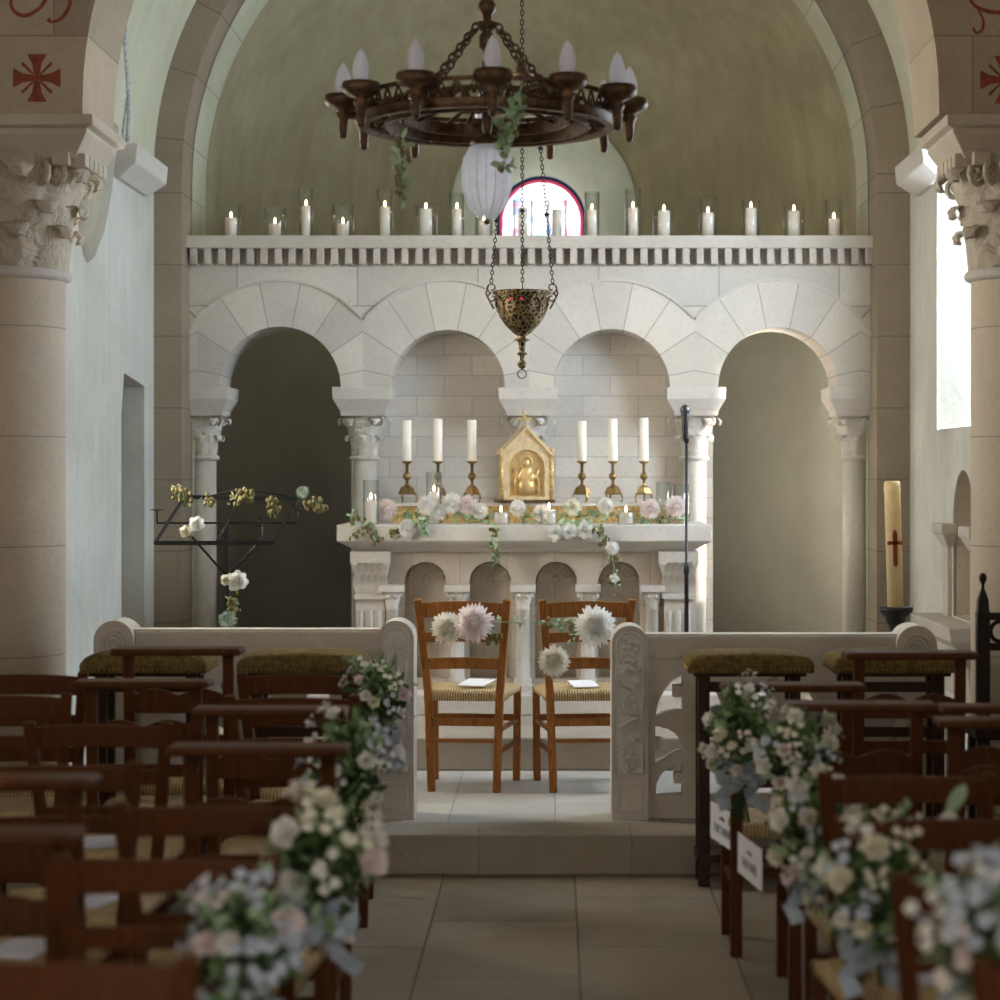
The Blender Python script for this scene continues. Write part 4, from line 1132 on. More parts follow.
# chair flowers
mini('mum', 'petal_ivory', 447, 628, 9.46, .078, 'pale chrysanthemum with yellow-green centre on the left decorated chair', 'chrysanthemum')
mini('mum', P_k, 474, 623, 9.42, .094, 'blush pink chrysanthemum overlapping the paler one on the left decorated chair', 'chrysanthemum')
mini('mum', W_, 595, 626, 9.42, .098, 'large round white chrysanthemum on the right decorated chair', 'chrysanthemum')
mini('mum', 'petal_ivory', 554, 661, 9.46, .076, 'smaller cream chrysanthemum hanging low on the right decorated chair', 'chrysanthemum')
rg = random.Random(11)
g = MB(); h = MB()
for (x0, y0, x1, y1, nn, lab) in ((480, 628, 512, 622, 9, 0),):
    pass
def greens(pts, label, Y, seed, hopn=0, dens=9, lf=.03):
    rg = random.Random(seed); t = thing('greenery_garland', label, 'garland', (PX(pts[0][0], Y), Y, PZ(pts[0][1], Y)))
    o = Vector(t.location); P3 = [Vector((PX(a, Y), Y, PZ(b, Y))) - o for a, b in pts]
    lf_ = MB(); lf_.tube(P3, .0025, 5)
    for i in range(len(P3)-1):
        for k in range(dens):
            q = P3[i].lerp(P3[i+1], rg.random()) + Vector((rg.gauss(0,.01), rg.gauss(-.008,.01), rg.gauss(0,.012)))
            lf_.petal(T3(q, (rg.gauss(0,1), -1, rg.gauss(0,1))) @ Matrix.Rotation(rg.uniform(0,6.3), 4, 'Z'), lf*rg.uniform(.6,1.3), lf*.5, 0, .4, .2, 3)
    lf_.build('leaves', 'leaf2', t)
    if hopn:
        hb = MB()
        for i in range(len(P3)-1): hops(hb, P3[i].lerp(P3[i+1], .5), hopn, .03, rg)
        hb.build('hop_cones', 'hop', t)
    return t
greens([(482, 630), (492, 634), (494, 645)], 'sprig of gold hops tied to the right post of the left decorated chair', 9.45, 12, 16, 5)
greens([(478, 622), (512, 622), (525, 624)], 'thin green garland end on the left decorated chair reaching into the gap', 9.46, 13, 0, 9, .022)
greens([(532, 622), (560, 626), (578, 624), (573, 645)], 'green garland strung across the right decorated chair', 9.46, 14, 4, 11, .03)
# altar flowers and garlands
AF = [
 ('mum', P_k, 387, 509, .062, 'pink chrysanthemum at the left end of the altar table'), ('mum', W_, 408, 528, .055, 'white bloom hanging over the left front edge of the altar'),
 ('mum', W_, 428, 505, .062, 'white chrysanthemum beside the second tall glass on the altar'), ('mum', W_, 452, 503, .062, 'white chrysanthemum left of centre on the altar shelf'),
 ('mum', P_k, 468, 505, .058, 'pale pink chrysanthemum next to the third brass candlestick'), ('mum', W_, 480, 511, .05, 'white chrysanthemum left of the small candle by the shrine'),
 ('mum', W_, 542, 513, .055, 'white star-shaped bloom in front of the shrine base'), ('rose', C_, 572, 507, .055, 'cream rose right of the gilded shrine'),
 ('rose', W_, 556, 533, .05, 'leftmost of three white blooms hanging over the altar front'), ('rose', W_, 570, 532, .05, 'middle one of three white blooms hanging over the altar front'),
 ('rose', W_, 585, 530, .055, 'rightmost of three white blooms hanging over the altar front'), ('mum', W_, 606, 506, .05, 'white chrysanthemum under the fifth brass candlestick'),
 ('mum', P_k, 650, 509, .06, 'pink chrysanthemum under the sixth brass candlestick'), ('mum', P_k, 676, 506, .065, 'large pale pink bloom at the right end of the altar'), ('mum', W_, 518, 508, .05, 'small white bloom below the centre of the shrine'),
 ('mum', W_, 438, 512, .05, 'white bloom in front of the gold mosaic strip')]
for k_, mt, px, py, r, lab in AF:
    Y = 11.33 if py > 525 else 11.52; mini(k_, mt, px, py, Y, r, lab, 'chrysanthemum' if k_ == 'mum' else 'rose')
mini('mum', W_, 612, 548, 11.30, .042, 'pale green bloom in the garland trailing from the altar', 'chrysanthemum'); mini('rose', W_, 614, 578, 11.30, .03, 'small white bloom at the tip of the trailing altar garland', 'rose')
greens([(352, 510), (356, 528), (358, 540)], 'short hop sprig drooping at the left altar corner', 11.33, 21, 6, 5)
greens([(360, 524), (374, 528), (378, 545)], 'gold and green hop cluster hanging left on the altar front', 11.33, 22, 12, 6, .04)
greens([(392, 527), (394, 542)], 'small hop sprig hanging below the left white altar bloom', 11.33, 23, 8, 3)
greens([(415, 520), (424, 524), (421, 535)], 'green leaves and hops beside the left white altar bloom', 11.33, 24, 5, 8, .045)
greens([(494, 522), (493, 540), (492, 556), (498, 565)], 'hanging garland with green leaf tip below the small centre candle', 11.33, 25, 7, 8, .035)
greens([(550, 526), (575, 524), (592, 522)], 'dark green leaves above the three white altar blooms', 11.36, 26, 0, 12, .045)
greens([(597, 525), (602, 535), (611, 548), (614, 565), (616, 592)], 'long trailing hop garland on the right of the altar front', 11.31, 27, 13, 6, .03)
greens([(400, 517), (430, 516), (470, 517), (500, 518)], 'bed of leaves along the left half of the altar table', 11.55, 28, 2, 14, .045)
greens([(520, 517), (560, 515), (600, 515), (640, 518), (690, 519)], 'bed of leaves along the right half of the altar table', 11.55, 29, 3, 14, .045)

# ================================================================== CANDLES
def candle_obj(name, loc, r, h_, label, wax='waxw', lit=True, group=None, cat='candle'):
    t = thing(name, label, cat, loc, 0, group)
    MB().lathe([(r*.97, 0), (r, .004), (r, h_-.004), (r*.93, h_), (r*.6, h_-.003)], 20).build('wax', wax, t)
    MB().tube([(0,0,h_-.004), (0,.0,h_+.008)], .0012, 5).build('wick', 'wick', t)
    if lit: MB().lathe([(.001,0),(.0055,.006),(.006,.012),(.004,.022),(.0006,.034)], 10, (0,0,h_+.004)).build('flame', 'flame', t)
    return t
def hurricane(loc, r, h_, label, group=None):
    o = MB().lathe([(.0005, .002), (r, .002), (r, h_), (r-.0025, h_), (r-.0025, .006), (.0005, .006)], 28, cap=False).build('glass_cylinder', 'glass', None, loc)
    return tag(o, label, 'candle glass', group)
LED = [(231,10,205,218),(275,11,207,224),(306,7,188,206),(343,11,205,224),(385,8,190,207),(426,11,205,209),(457,7.5,193,209),(484,9,205,221),(523,10,200,208),(557,10,200,210),(592,7.5,192,210),(633,8,189,208),(664,11,209,211),(708,9,198,213),(751,9,200,208),(794,10.5,207,211),(834,9,200,219)]
YL = 12.62
for i, (px, hw, top, ct_) in enumerate(LED):
    X = PX(px, YL); r = hw*YL/F
    lit = i not in (8, 9)
    nm = ORD[i]
    hurricane((X, YL, 3.03), r, PZ(top, YL)-3.03, '%s clear glass cylinder from the left on the cornice ledge above the arches' % nm, 'glass cylinders on the ledge')
    candle_obj('pillar_candle', (X, YL, 3.037), min(r*.62, .036) if lit else .029, PZ(ct_, YL)-3.037, '%s candle from the left, inside a glass on the cornice ledge' % nm, lit=lit, group='candles on the ledge')
# altar candles
for px, r, top, ct_, lab in ((371, 8, 480, 500, 'at the left end of the altar'), (434, 8, 472, 492, 'behind the white blooms on the left of the altar')):
    Y = 11.50 if px < 400 else 11.55
    hurricane((PX(px, Y), Y, 1.343), r*Y/F, PZ(top, Y)-1.343, 'tall clear glass cylinder ' + lab)
    candle_obj('pillar_candle', (PX(px, Y), Y, 1.349), .030, PZ(ct_, Y)-1.349, 'lit white candle in tall glass, ' + lab)
for px, top, lab in ((501, 507, 'left of the shrine front'), (549, 499, 'right of the shrine front'), (626, 508, 'in the round glass near the fifth and sixth candlesticks')):
    Y = 11.44
    hurricane((PX(px, Y), Y, 1.343), .046, .075, 'small round votive glass ' + lab)
    candle_obj('votive_candle', (PX(px, Y), Y, 1.349), .036, .06 if px != 549 else .075, 'short lit white votive candle ' + lab)
for px, top, r, lab in ((664, 482, 8, 'empty square-looking clear glass left of the microphone stand'), (681, 484, 8, 'empty clear glass just behind the microphone stand')):
    Y = 11.66; hurricane((PX(px, Y), Y, 1.343), r*Y/F, PZ(top, Y)-1.343, lab)
# candlesticks
YC = 11.95; ZG = 1.455
def candlestick(px, label, lab2, tilt=0):
    t = thing('candlestick', label, 'candlestick', (PX(px, YC), YC, ZG), rz=px*.7, group='brass candlesticks on the altar shelf')
    zt = PZ(461, YC) - ZG
    MB().lathe([(.048,.045),(.05,.052),(.035,.085),(.012,.10),(.009,.11)], 6, smooth=False).build('base_dome', 'brass', t)
    for k in range(3):
        a = k*2*pi/3; MB().bar([(.046*cos(a), .046*sin(a), .055), (.055*cos(a), .055*sin(a), .03), (.05*cos(a), .05*sin(a), 0)], .012, .008).build('foot', 'brass', t)
    MB().lathe([(.009,.10),(.008,zt*.6),(.010,zt*.62)], 12).lathe([(.009, .125),(.022,.14),(.024,.15),(.02,.162),(.009,.17)], 16).build('stem', 'brass', t)
    MB().lathe([(.008, zt*.6),(.009, zt-.02),(.03, zt-.006),(.031, zt),(.02, zt)], 18).build('drip_pan', 'brass', t)
    top = PZ({407:420, 438:419, 472:420, 582:421, 613:419, 644:418}[px], YC)
    c = candle_obj('altar_candle', (PX(px, YC), YC, ZG+zt), .025, top-ZG-zt, lab2, 'wax', False, 'tall candles on the altar')
pos = {407: 'leftmost', 438: 'second from the left', 472: 'immediately left of the shrine', 582: 'immediately right of the shrine', 613: 'fifth from the left', 644: 'rightmost'}
for px, w in pos.items(): candlestick(px, 'brass footed candlestick on the altar, ' + w, 'tall unlit ivory candle on the altar, ' + w)

# reliquary shrine
sh = thing('shrine', 'gilded house-shaped shrine with relief figure and small cross, centre of the altar', 'shrine', (PX(524, 11.86), 11.86, ZG), R(10))
k = 11.8/F; w = 24*k
fr = [(-w, 0), (w, 0), (w, .275), (0, .405), (-w, .275)]
hole = [(-w+.035, .035), (w-.035, .035), (w-.035, .19)] + arc(0, .19, w-.035, 0, 180, 20)[1:-1] + [(-w+.035, .19)]
fixn(plate([fr, hole], .03, 'xz', -.10).build('front_frame', 'ivorygold', sh, bevel=.003))
MB().add([(x, y, z_) for y in (-.08, .09) for x, z_ in fr], [(0,1,2,3,4), (9,8,7,6,5), (0,5,6,1), (1,6,7,2), (2,7,8,3), (3,8,9,4), (4,9,5,0)]).build('body', 'gold', sh)
MB().add([(x, y, z_) for y in (-.115, .10) for x, z_ in ((-w-.018,.266),(0,.418),(w+.018,.266),(w+.012,.254),(0,.402),(-w-.012,.254))], [(0,1,7,6),(1,2,8,7),(2,3,9,8),(3,4,10,9),(4,5,11,10),(5,0,6,11),(0,5,4,1),(1,4,3,2),(6,7,10,11),(7,8,9,10)]).build('roof', 'ivorygold', sh)
MB().box(-w-.02, w+.02, -.13, .11, -.001, .018).build('base', 'bronze', sh)
rf = MB().sph((0, -.085, .215), .020, 12, 8, (1,.7,1.2)).torus((0,-.088,.218), .032, .004, 'y', 20, 5)
rf.lathe([(.012,.045),(.05,.05),(.045,.10),(.032,.15),(.036,.18),(.018,.20)], 16, M4=Matrix.Translation((0,-.085,0)) @ Matrix.Diagonal((1,.45,1,1)))
rf.sph((.03,-.095,.165), .012, 8, 6).sph((.028,-.10,.14), .015, 8, 6, (1,.7,1.7))
rf.tube([(-.03,-.095,.175), (-.05,-.095,.14), (-.035,-.1,.12)], .009, 6).tube([(.03,-.095,.17), (.05,-.095,.14), (.03,-.1,.125)], .009, 6)
for s_ in (-1, 1): rf.tube([(s_*.06,-.088,.05), (s_*.07,-.088,.1), (s_*.055,-.088,.15), (s_*.07,-.088,.19)], .006, 6)
rf.build('relief_figure', 'gold', sh)
for s_ in (-1, 1):
    c = MB().tube([(s_*(w+.008), -.10, .018), (s_*(w+.008), -.10, .27)], .011, 8)
    for i in range(11): c.torus((s_*(w+.008), -.10, .03+.023*i), .012, .003, 'z', 10, 4)
    c.sph((s_*(w+.01), -.10, .285), .012, 8, 6, (1,1,1.6)); c.build('corner_post', 'gold', sh)
sh.scale = (1, 1, 1.03)
MB().box(-.007, .007, -.02, -.008, .41, .49).box(-.03, .03, -.02, -.008, .452, .466).sph((0,-.014,.41), .016, 8, 6).sph((0,-.014,.495), .010, 8, 6).sph((-.032,-.014,.459), .010, 8, 6).sph((.032,-.014,.459), .010, 8, 6).build('cross', 'gold', sh)

# paschal candle
YP = 9.62; xp = PX(895.5, YP)
ps = thing('candle_stand', 'black flared floor stand holding the big candle behind the right rail', 'candle stand', (xp, YP, .165))
zt = PZ(607, YP) - .165
MB().lathe([(.16,0),(.16,.02),(.06,.05),(.03,.07)], 24).build('base', 'iron', ps)
MB().lathe([(.025,.05),(.022,zt-.14),(.035,zt-.125),(.022,zt-.11)], 16).build('pole', 'iron', ps)
MB().lathe([(.022,zt-.12),(.03,zt-.09),(.045,zt-.07),(.05,zt-.045),(.078,zt-.02),(.08,zt),(.03,zt)], 24).build('cup', 'iron', ps)
pc_tilt = R(1.6)
pc = thing('large_candle', 'thick tall cream candle with a red cross on a black stand at the right', 'candle', (xp, YP, .165+zt))
pc.rotation_euler = (0, -pc_tilt, 0); hc = PZ(481, YP) - .165 - zt
MB().lathe([(.037,0),(.037,hc-.05),(.039,hc-.045),(.037,hc-.01),(.032,hc)], 28).build('wax', 'waxp', pc)
cz = PZ(547, YP) - .165 - zt
MB().box(-.010,.010,-.041,-.034,cz-.075,cz+.065).box(-.026,.026,-.041,-.034,cz+.012,cz+.028).sph((0,-.037,cz+.072),.009,8,5).sph((0,-.037,cz-.08),.010,8,5).sph((-.027,-.037,cz+.02),.010,8,5).sph((.027,-.037,cz+.02),.010,8,5).build('cross', 'paint', pc)

# ================================================================== CHANDELIER
ch = thing('chandelier', 'round bronze chandelier with twelve candle bulbs and a glass globe', 'chandelier', (PX(487, 8.0), 8.0, 0))
ZR = 3.01; RR = .545
band = MB()
def ring(mb, r0, r1, z0, z1, n=72):
    vs = []; fs = []
    for i in range(n):
        a = 2*pi*i/n; c_, s_ = cos(a), sin(a); vs += [(r0*c_, r0*s_, z0), (r1*c_, r1*s_, z0), (r1*c_, r1*s_, z1), (r0*c_, r0*s_, z1)]
    for i in range(n):
        j = (i+1) % n
        for k in range(4): k2 = (k+1) % 4; fs.append((4*i+k, 4*i+k2, 4*j+k2, 4*j+k))
    mb.add(vs, fs)
ring(band, .465, .485, ZR-.066, ZR-.032); ring(band, .465, .48, ZR+.03, ZR+.045)
for i in range(48):
    a = 2*pi*i/48; a2 = 2*pi*(i+1)/48
    p = lambda an, zz: (.472*cos(an), .472*sin(an), zz)
    band.tube([p(a, ZR-.035), p((a+a2)/2, ZR+.035), p(a2, ZR-.035)], .006, 5)
    band.sph(p((a+a2)/2, ZR-.01), .010, 6, 5)
band.build('ring_band', 'bronze', ch)
flat = MB(); ring(flat, .45, .485, ZR-.069, ZR-.055); ring(flat, .30, .315, ZR-.05, ZR-.005); ring(flat, .23, .245, ZR+.035, ZR+.055); ring(flat, .38, .39, ZR-.07, ZR-.02)
for i in range(12):
    a = R(4)+2*pi*i/12; flat.tube([(.30*cos(a), .30*sin(a), ZR-.02), (.37*cos(a+.08), .37*sin(a+.08), ZR), (.43*cos(a-.05), .43*sin(a-.05), ZR-.03), (.49*cos(a), .49*sin(a), ZR-.01)], .008, 6)
    flat.tube([(.24*cos(a), .24*sin(a), ZR+.045), (.33*cos(a+.12), .33*sin(a+.12), ZR+.05), (.40*cos(a+.16), .40*sin(a+.16), ZR+.01), (.47*cos(a+.1), .47*sin(a+.1), ZR-.06)], .009, 6)
    for q_ in range(2): flat.torus((.42*cos(a+.26*q_), .42*sin(a+.26*q_), ZR-.03), .032, .007, 'y' if q_ else 'x', 12, 5)
    flat.sph((.35*cos(a+.26), .35*sin(a+.26), ZR-.01), .02, 8, 6)
    flat.tube([(.05*cos(a), .05*sin(a), ZR), (.18*cos(a), .18*sin(a), ZR+.02), (.31*cos(a), .31*sin(a), ZR-.02)], .008, 6)
flat.build('scroll_frame', 'bronze', ch)
for i in range(12):
    a = R(4)+2*pi*i/12 - pi/2; c = (RR*cos(a), RR*sin(a), 0)
    arm = MB().tube([(.49*cos(a), .49*sin(a), ZR-.02), (.53*cos(a), .53*sin(a), ZR-.03), (RR*cos(a), RR*sin(a), ZR-.02)], .012, 6)
    arm.lathe([(.004,-.115),(.014,-.11),(.017,-.09),(.018,-.04),(.026,-.03),(.028,-.02),(.02,-.01),(.05,.003),(.066,.013),(.073,.03),(.068,.05),(.045,.05),(.015,.04)], 18, (c[0], c[1], ZR)).sph((c[0]+.055*cos(a), c[1]+.055*sin(a), ZR+.028), .011, 8, 5).sph((c[0]-.055*sin(a), c[1]+.055*cos(a), ZR+.028), .011, 8, 5).sph((c[0]+.055*sin(a), c[1]-.055*cos(a), ZR+.028), .011, 8, 5)
    ar_ = arm.build('arm', 'bronze', ch)
    MB().lathe([(.018,.045),(.027,.068),(.031,.09),(.028,.12),(.016,.155),(.002,.175)], 16, (c[0], c[1], ZR)).build('bulb', 'bulb', ar_)
hz = PZ(26, 8.0)
MB().lathe([(.012, ZR-.10),(.02, ZR-.06),(.02,ZR),(.012,ZR+.03),(.012,hz-.10),(.03,hz-.085),(.03,hz-.04),(.018,hz-.02),(.05,hz-.008),(.055,hz),(.05,hz+.008),(.015,hz+.02),(.02,hz+.04),(.034,hz+.055),(.036,hz+.08),(.02,hz+.105),(.01,hz+.12),(.008,6.2)], 20).build('stem', 'bronze', ch)
for i in range(6):
    cc = MB()
    a = R(34)+2*pi*i/6; p0 = Vector((.045*cos(a), .045*sin(a), hz)); p1 = Vector((.25*cos(a), .25*sin(a), ZR+.07)); cc.chain(p0, p1, .036, .0045, .65)
    q = p0.lerp(p1, .97); cc.sph(q, .030, 12, 8); cc.build('chain', 'bronze', ch)
MB().lathe([(.02, ZR-.09),(.035,ZR-.10),(.06,ZR-.115),(.067,ZR-.130),(.05,ZR-.137)], 24, (0,0,-.0)).lathe([(.012,ZR-.12),(.012,ZR-.02)], 10).build('globe_cap', 'bronze', ch)
g0 = ZR-.130
gl = MB().lathe([(.05,0),(.07,-.012),(.085,-.05),(.092,-.11),(.088,-.17),(.07,-.23),(.04,-.27),(.012,-.285)], 16, (0,0,g0), smooth=True)
for i in range(16):
    a = 2*pi*i/16; gl.tube([(.053*cos(a), .053*sin(a), g0-.003), (.087*cos(a), .087*sin(a), g0-.05), (.094*cos(a), .094*sin(a), g0-.11), (.09*cos(a), .09*sin(a), g0-.17), (.071*cos(a), .071*sin(a), g0-.23), (.03*cos(a), .03*sin(a), g0-.28)], .0035, 4)
gl.build('glass_globe', 'frost', ch); MB().sph((0,0,g0-.295), .012, 8, 6).build('globe_knob', 'bronze', ch)
greens([(402, 140), (398, 155), (402, 172), (403, 185), (402, 200)], 'dry hop vine dangling from the left of the chandelier ring', 7.60, 31, 6, 7, .04)
greens([(520, 100), (512, 120), (506, 135), (503, 150), (507, 172)], 'green hop vine trailing over the chandelier beside the globe', 7.50, 32, 4, 14, .05)

# ================================================================== SANCTUARY LAMP
YS = 10.5; xs = PX(522, YS)
sl = thing('sanctuary_lamp', 'pierced gilt hanging lamp bowl on three chains before the altar', 'lamp', (xs, YS, 0))
rim = PZ(292, YS); u = YS/F
bl = MB().lathe([(27*u, rim), (28.5*u, rim+.004), (28.5*u, rim-.012), (26.5*u, rim-.02), (26*u, rim-.07), (23*u, rim-.12), (17*u, rim-.165), (11*u, rim-.195), (9*u, rim-.205)], 32, cap=False)
for i in range(12):
    a = 2*pi*i/12; r_ = 26*u
    for s_ in (-1, 1):
        pts = [((r_-.0+.004)*cos(a+s_*.26*sin(t*pi/8)), (r_+.004)*sin(a+s_*.26*sin(t*pi/8)), rim-.025-.011*t) if t < 5 else ((r_+.002-(t-4)*.009)*cos(a+s_*.26*sin(t*pi/8)), (r_+.002-(t-4)*.009)*sin(a+s_*.26*sin(t*pi/8)), rim-.025-.014*t) for t in range(9)]
        bl.tube(pts, .005, 5)
    bl.sph((28*u*cos(a), 28*u*sin(a), rim-.005), .007, 6, 5)
bl.build('bowl', 'lampgold', sl)
f0 = rim-.205
MB().lathe([(.045,0),(.03,-.01),(.02,-.02),(.045,-.035),(.02,-.045),(.014,-.09),(.028,-.105),(.012,-.115),(.010,-.135),(.024,-.155),(.018,-.17),(.004,-.18)], 18, (0,0,f0)).torus((0,0,f0-.205), .022, .003, 'y', 18, 5).build('finial', 'lampgold', sl)
HP = [(-31*u, 0), (30*u, -.02), (-4*u/1, .14)]
ang = [pi, 0.06, pi/2]
top = PZ(72, YS)
for k_, a in enumerate((pi+.05, -.05, pi/2)):
    d = Vector((cos(a), sin(a), 0)); q = MB()
    c0 = d*(30*u) + Vector((0,0,rim))
    def spiral(c, r, t0, t1, sgn=1): return [c + d*(r*(1-.65*i/14)*cos(t0+(t1-t0)*i/14)*sgn) + Vector((0,0,r*(1-.65*i/14)*sin(t0+(t1-t0)*i/14))) for i in range(15)]
    q.tube(spiral(c0+Vector((0,0,.02)), .028, -1.5, 5), .004, 5); q.tube(spiral(c0+Vector((0,0,-.03)), .024, 1.5, -5), .004, 5)
    q.tube([c0+d*.02+Vector((0,0,.03)), c0+d*.03+Vector((0,0,-.01)), c0+d*.005+Vector((0,0,-.06)), c0-d*.01+Vector((0,0,-.085))], .005, 5)
    q.build('handle', 'lampgold', sl)
    hp = c0 + Vector((0,0,.045)) + d*.004
    tp = d*(12*u if k_ < 2 else 2*u) + Vector((0,0,top-.02))
    cn = MB().chain(hp, tp, .026, .0026)
    for f_ in (.30, .62):
        m_ = hp.lerp(tp, f_ + .03*k_); cn.lathe([(.002,-.012),(.018,0),(.002,.012)], 10, tuple(m_))
    cn.build('chain', 'iron', sl)
MB().lathe([(.02,-.035),(.075,-.02),(.03,0),(.035,.02),(.02,.04),(.006,.055)], 16, (0,0,top)).build('cap', 'bronze', sl)
MB().chain((0,0,top+.05), (0,0,SPR+2.2), .03, .003).build('ceiling_chain', 'iron', sl)
MB().sph((-.05,-.135,rim-.045), .009, 8, 6).sph((0,-.142,rim-.045), .009, 8, 6).build('red_gem', 'redglass', sl)

# bell rope
rp = MB().tube([(PX(127, 10.8)+.01*sin(k*.8), 10.8+.01*cos(k*.8), 3.33+k*.1) for k in range(13)], .011, 8)
rp.tube([(PX(125, 10.8), 10.8, 3.31), (PX(123, 10.8), 10.8, 3.38), (PX(127, 10.8), 10.8, 3.55)], .007, 6)
tag(rp.build('bell_rope', 'rope'), 'grey rope hanging high at the left beside the vault', 'rope')

# ================================================================== IRON CANDLE RACK
YR0, YR1 = 9.72, 9.98
ir = thing('candle_rack', 'black iron slanted candle rack on a post behind the left rail', 'candle rack', (PX(227, 9.85), 9.85, .165))
o = Vector(ir.location)
Q = lambda px, py, Y: Vector((PX(px, Y), Y, PZ(py, Y))) - o
f = MB().bar([Q(155,543,YR0), Q(272,543,YR0)], .012, .02).bar([Q(184,497,YR1), Q(300,499,YR1)], .012, .02)
for a, b in (((155,543),(184,497)), ((217,542),(241,497)), ((272,543),(300,497))): f.bar([Q(*a, YR0), Q(*b, YR1)], .012, .018, up=(0,1,0))
f.bar([Q(157,523,9.85), Q(298,523,9.85)], .008, .01)
f.build('frame', 'iron', ir)
MB().bar([Q(227,522,9.85), Vector((0,0,.0))+Vector((0,0,.02))], .018, .018, up=(0,1,0)).build('post', 'iron', ir)
MB().tube([Q(192,537,YR0), Q(226,575,9.85)], .006, 6).tube([Q(262,540,YR0), Q(230,573,9.85)], .006, 6).tube([Q(259 + 6*cos(t_*.5)*(.35+.05*t_), 521 - 6*sin(t_*.5)*(.35+.05*t_) , 9.82) for t_ in range(12)] + [Q(262,540,YR0)], .004, 6).tube([Q(184,497,YR1), Q(210,496,YR1), Q(240,489,YR1), Q(270,493,YR1), Q(300,499,YR1)], .004, 6).build('brace', 'iron', ir)
for px in (157, 298):
    MB().tube([Q(px,523,9.85), Q(px,511,9.85)], .005, 6).lathe([(.004,-.004),(.03,0),(.036,.004),(.03,.004)], 16, tuple(Q(px,510,9.85))).build('candle_dish', 'iron', ir)
for k in range(3):
    a = k*2*pi/3+.5; MB().bar([(0,0,.06), (.12*cos(a), .12*sin(a), .04), (.2*cos(a), .2*sin(a), 0.008)], .014, .014).build('foot', 'iron', ir)
greens([(172, 490), (183, 494), (186, 503)], 'hop sprig at the upper left corner of the iron rack', 9.95, 41, 10, 2)
greens([(206, 500), (213, 504)], 'hop sprig hanging left of centre on the rack top bar', 9.93, 42, 16, 2)
greens([(230, 500), (245, 494), (250, 500)], 'thick hop cluster at the middle of the rack top bar', 9.93, 43, 20, 2)
greens([(270, 496), (276, 508), (273, 516)], 'hop sprig hanging right of centre on the rack top bar', 9.93, 44, 14, 2)
greens([(305, 504), (318, 508), (322, 504)], 'hop cluster at the right tip of the iron rack', 9.93, 45, 18, 2)
mini('rose', C_, 186, 532, 9.65, .032, 'cream rose at the lower left of the iron rack', 'rose'); mini('rose', W_, 197, 525, 9.66, .042, 'pinkish white rose beside the cream one on the iron rack', 'rose')
mini('rose', W_, 238, 582, 9.70, .055, 'full white rose on the post of the iron rack', 'rose'); mini('rose', C_, 226, 580, 9.68, .03, 'small cream bud beside the full white rose on the rack post', 'rose')
greens([(225, 596), (236, 605), (228, 612)], 'gold hop tuft below the white rose on the rack post', 9.75, 46, 9, 1)
def succulent(px, py, Y, r, lab):
    mb = mum_mesh(r, 4, 6, 12); o = mb.build('succulent', 'succ'); o.location = (PX(px, Y), Y, PZ(py, Y)); o.rotation_euler = (R(60), 0, 0); return tag(o, lab, 'flower')
succulent(303, 492, 9.90, .036, 'pale green bloom at the upper right corner of the iron rack'); succulent(228, 620, 9.72, .05, 'pale green bloom just above the left rail top')

# ================================================================== MICROPHONE, PAPERS, SIGNS, STALL
YM = 10.75; zb = .327
mc = thing('microphone_stand', 'slim black microphone stand in front of the right altar end', 'microphone stand', (PX(686.5, YM), YM, zb))
zt = PZ(437, YM)-zb
MB().lathe([(.13,0),(.13,.012),(.03,.03),(.015,.035)], 24).build('base', 'black', mc)
MB().lathe([(.0115,.02),(.0115,.78),(.015,.785),(.015,.83),(.007,.84),(.007,zt-.01)], 12, M4=Matrix.Shear('XY', 4, (0, 0))).build('pole', 'black', mc)
MB().lathe([(.012,zt-.03),(.014,zt),(.008,zt+.01)], 12).build('clip', 'black', mc)
mp = thing('microphone', 'black microphone with grey round head on the slim stand', 'microphone', (PX(684.5, YM)+.002, YM-.02, zb+zt-.02))
MB().lathe([(.011,0),(.014,.02),(.017,.09),(.022,.135),(.021,.14)], 16).build('handle', 'black', mp)
MB().sph((0,0,.158), .026, 14, 10, (1,1,1.05)).build('head', 'steel', mp)
def booklet(loc, rz, label, sz=(.075, .10), mat='paper', tilt=0.0, group='service booklets on the seats'):
    t = MB().box(-sz[0], sz[0], -sz[1], sz[1], 0, .002).box(-sz[0], sz[0], -sz[1]+.002, sz[1]-.002, .0022, .004).build('booklet', mat, None, loc)
    t.rotation_euler = (tilt, 0, rz); return tag(t, label, 'booklet', group)
booklet((cA.location.x+.05, 9.80, .165+.482), R(-18), 'folded white paper on the seat of the left decorated chair', (.065, .08), 'paperw', .10, None)
booklet((cB.location.x-.01, 9.80, .165+.476), R(12), 'folded white paper on the seat of the right decorated chair', (.06, .08), 'paperw', .10, None)
for o_, h_, lab in ((LCO[3], .465, 'pale blue booklet on the seat behind the near-left prayer shelf'), (LCO[7], .465, 'pale blue booklet on the seat of the near-left ladder-back chair'), (LCO[6], .465, 'pale blue booklet on the seat of the aisle chair with the third left bouquet'),
                    (SCO[4], .445, 'pale blue booklet on the seat below the glossy left shelf'), (LCO[2], .465, 'pale blue booklet on the seat of the leaning-post chair'), (LCO[12], .465, 'pale blue booklet on the nearest seat at the bottom right'),
                    (SCO[7], .445, 'white booklet on the signed prayer chair of the right aisle'), (LCO[10], .465, 'pale blue booklet on the right seat hidden by the fourth bouquet'), (LCO[8], .465, 'pale blue booklet on the nearest left seat'), (SCO[5], .43, 'pale blue booklet on the seat of the low-shelf chair at the left edge')):
    booklet((o_.location.x + random.uniform(-.06,.06), o_.location.y+.19, o_.location.z + h_*o_.scale.z), random.uniform(-.4,.4), lab)
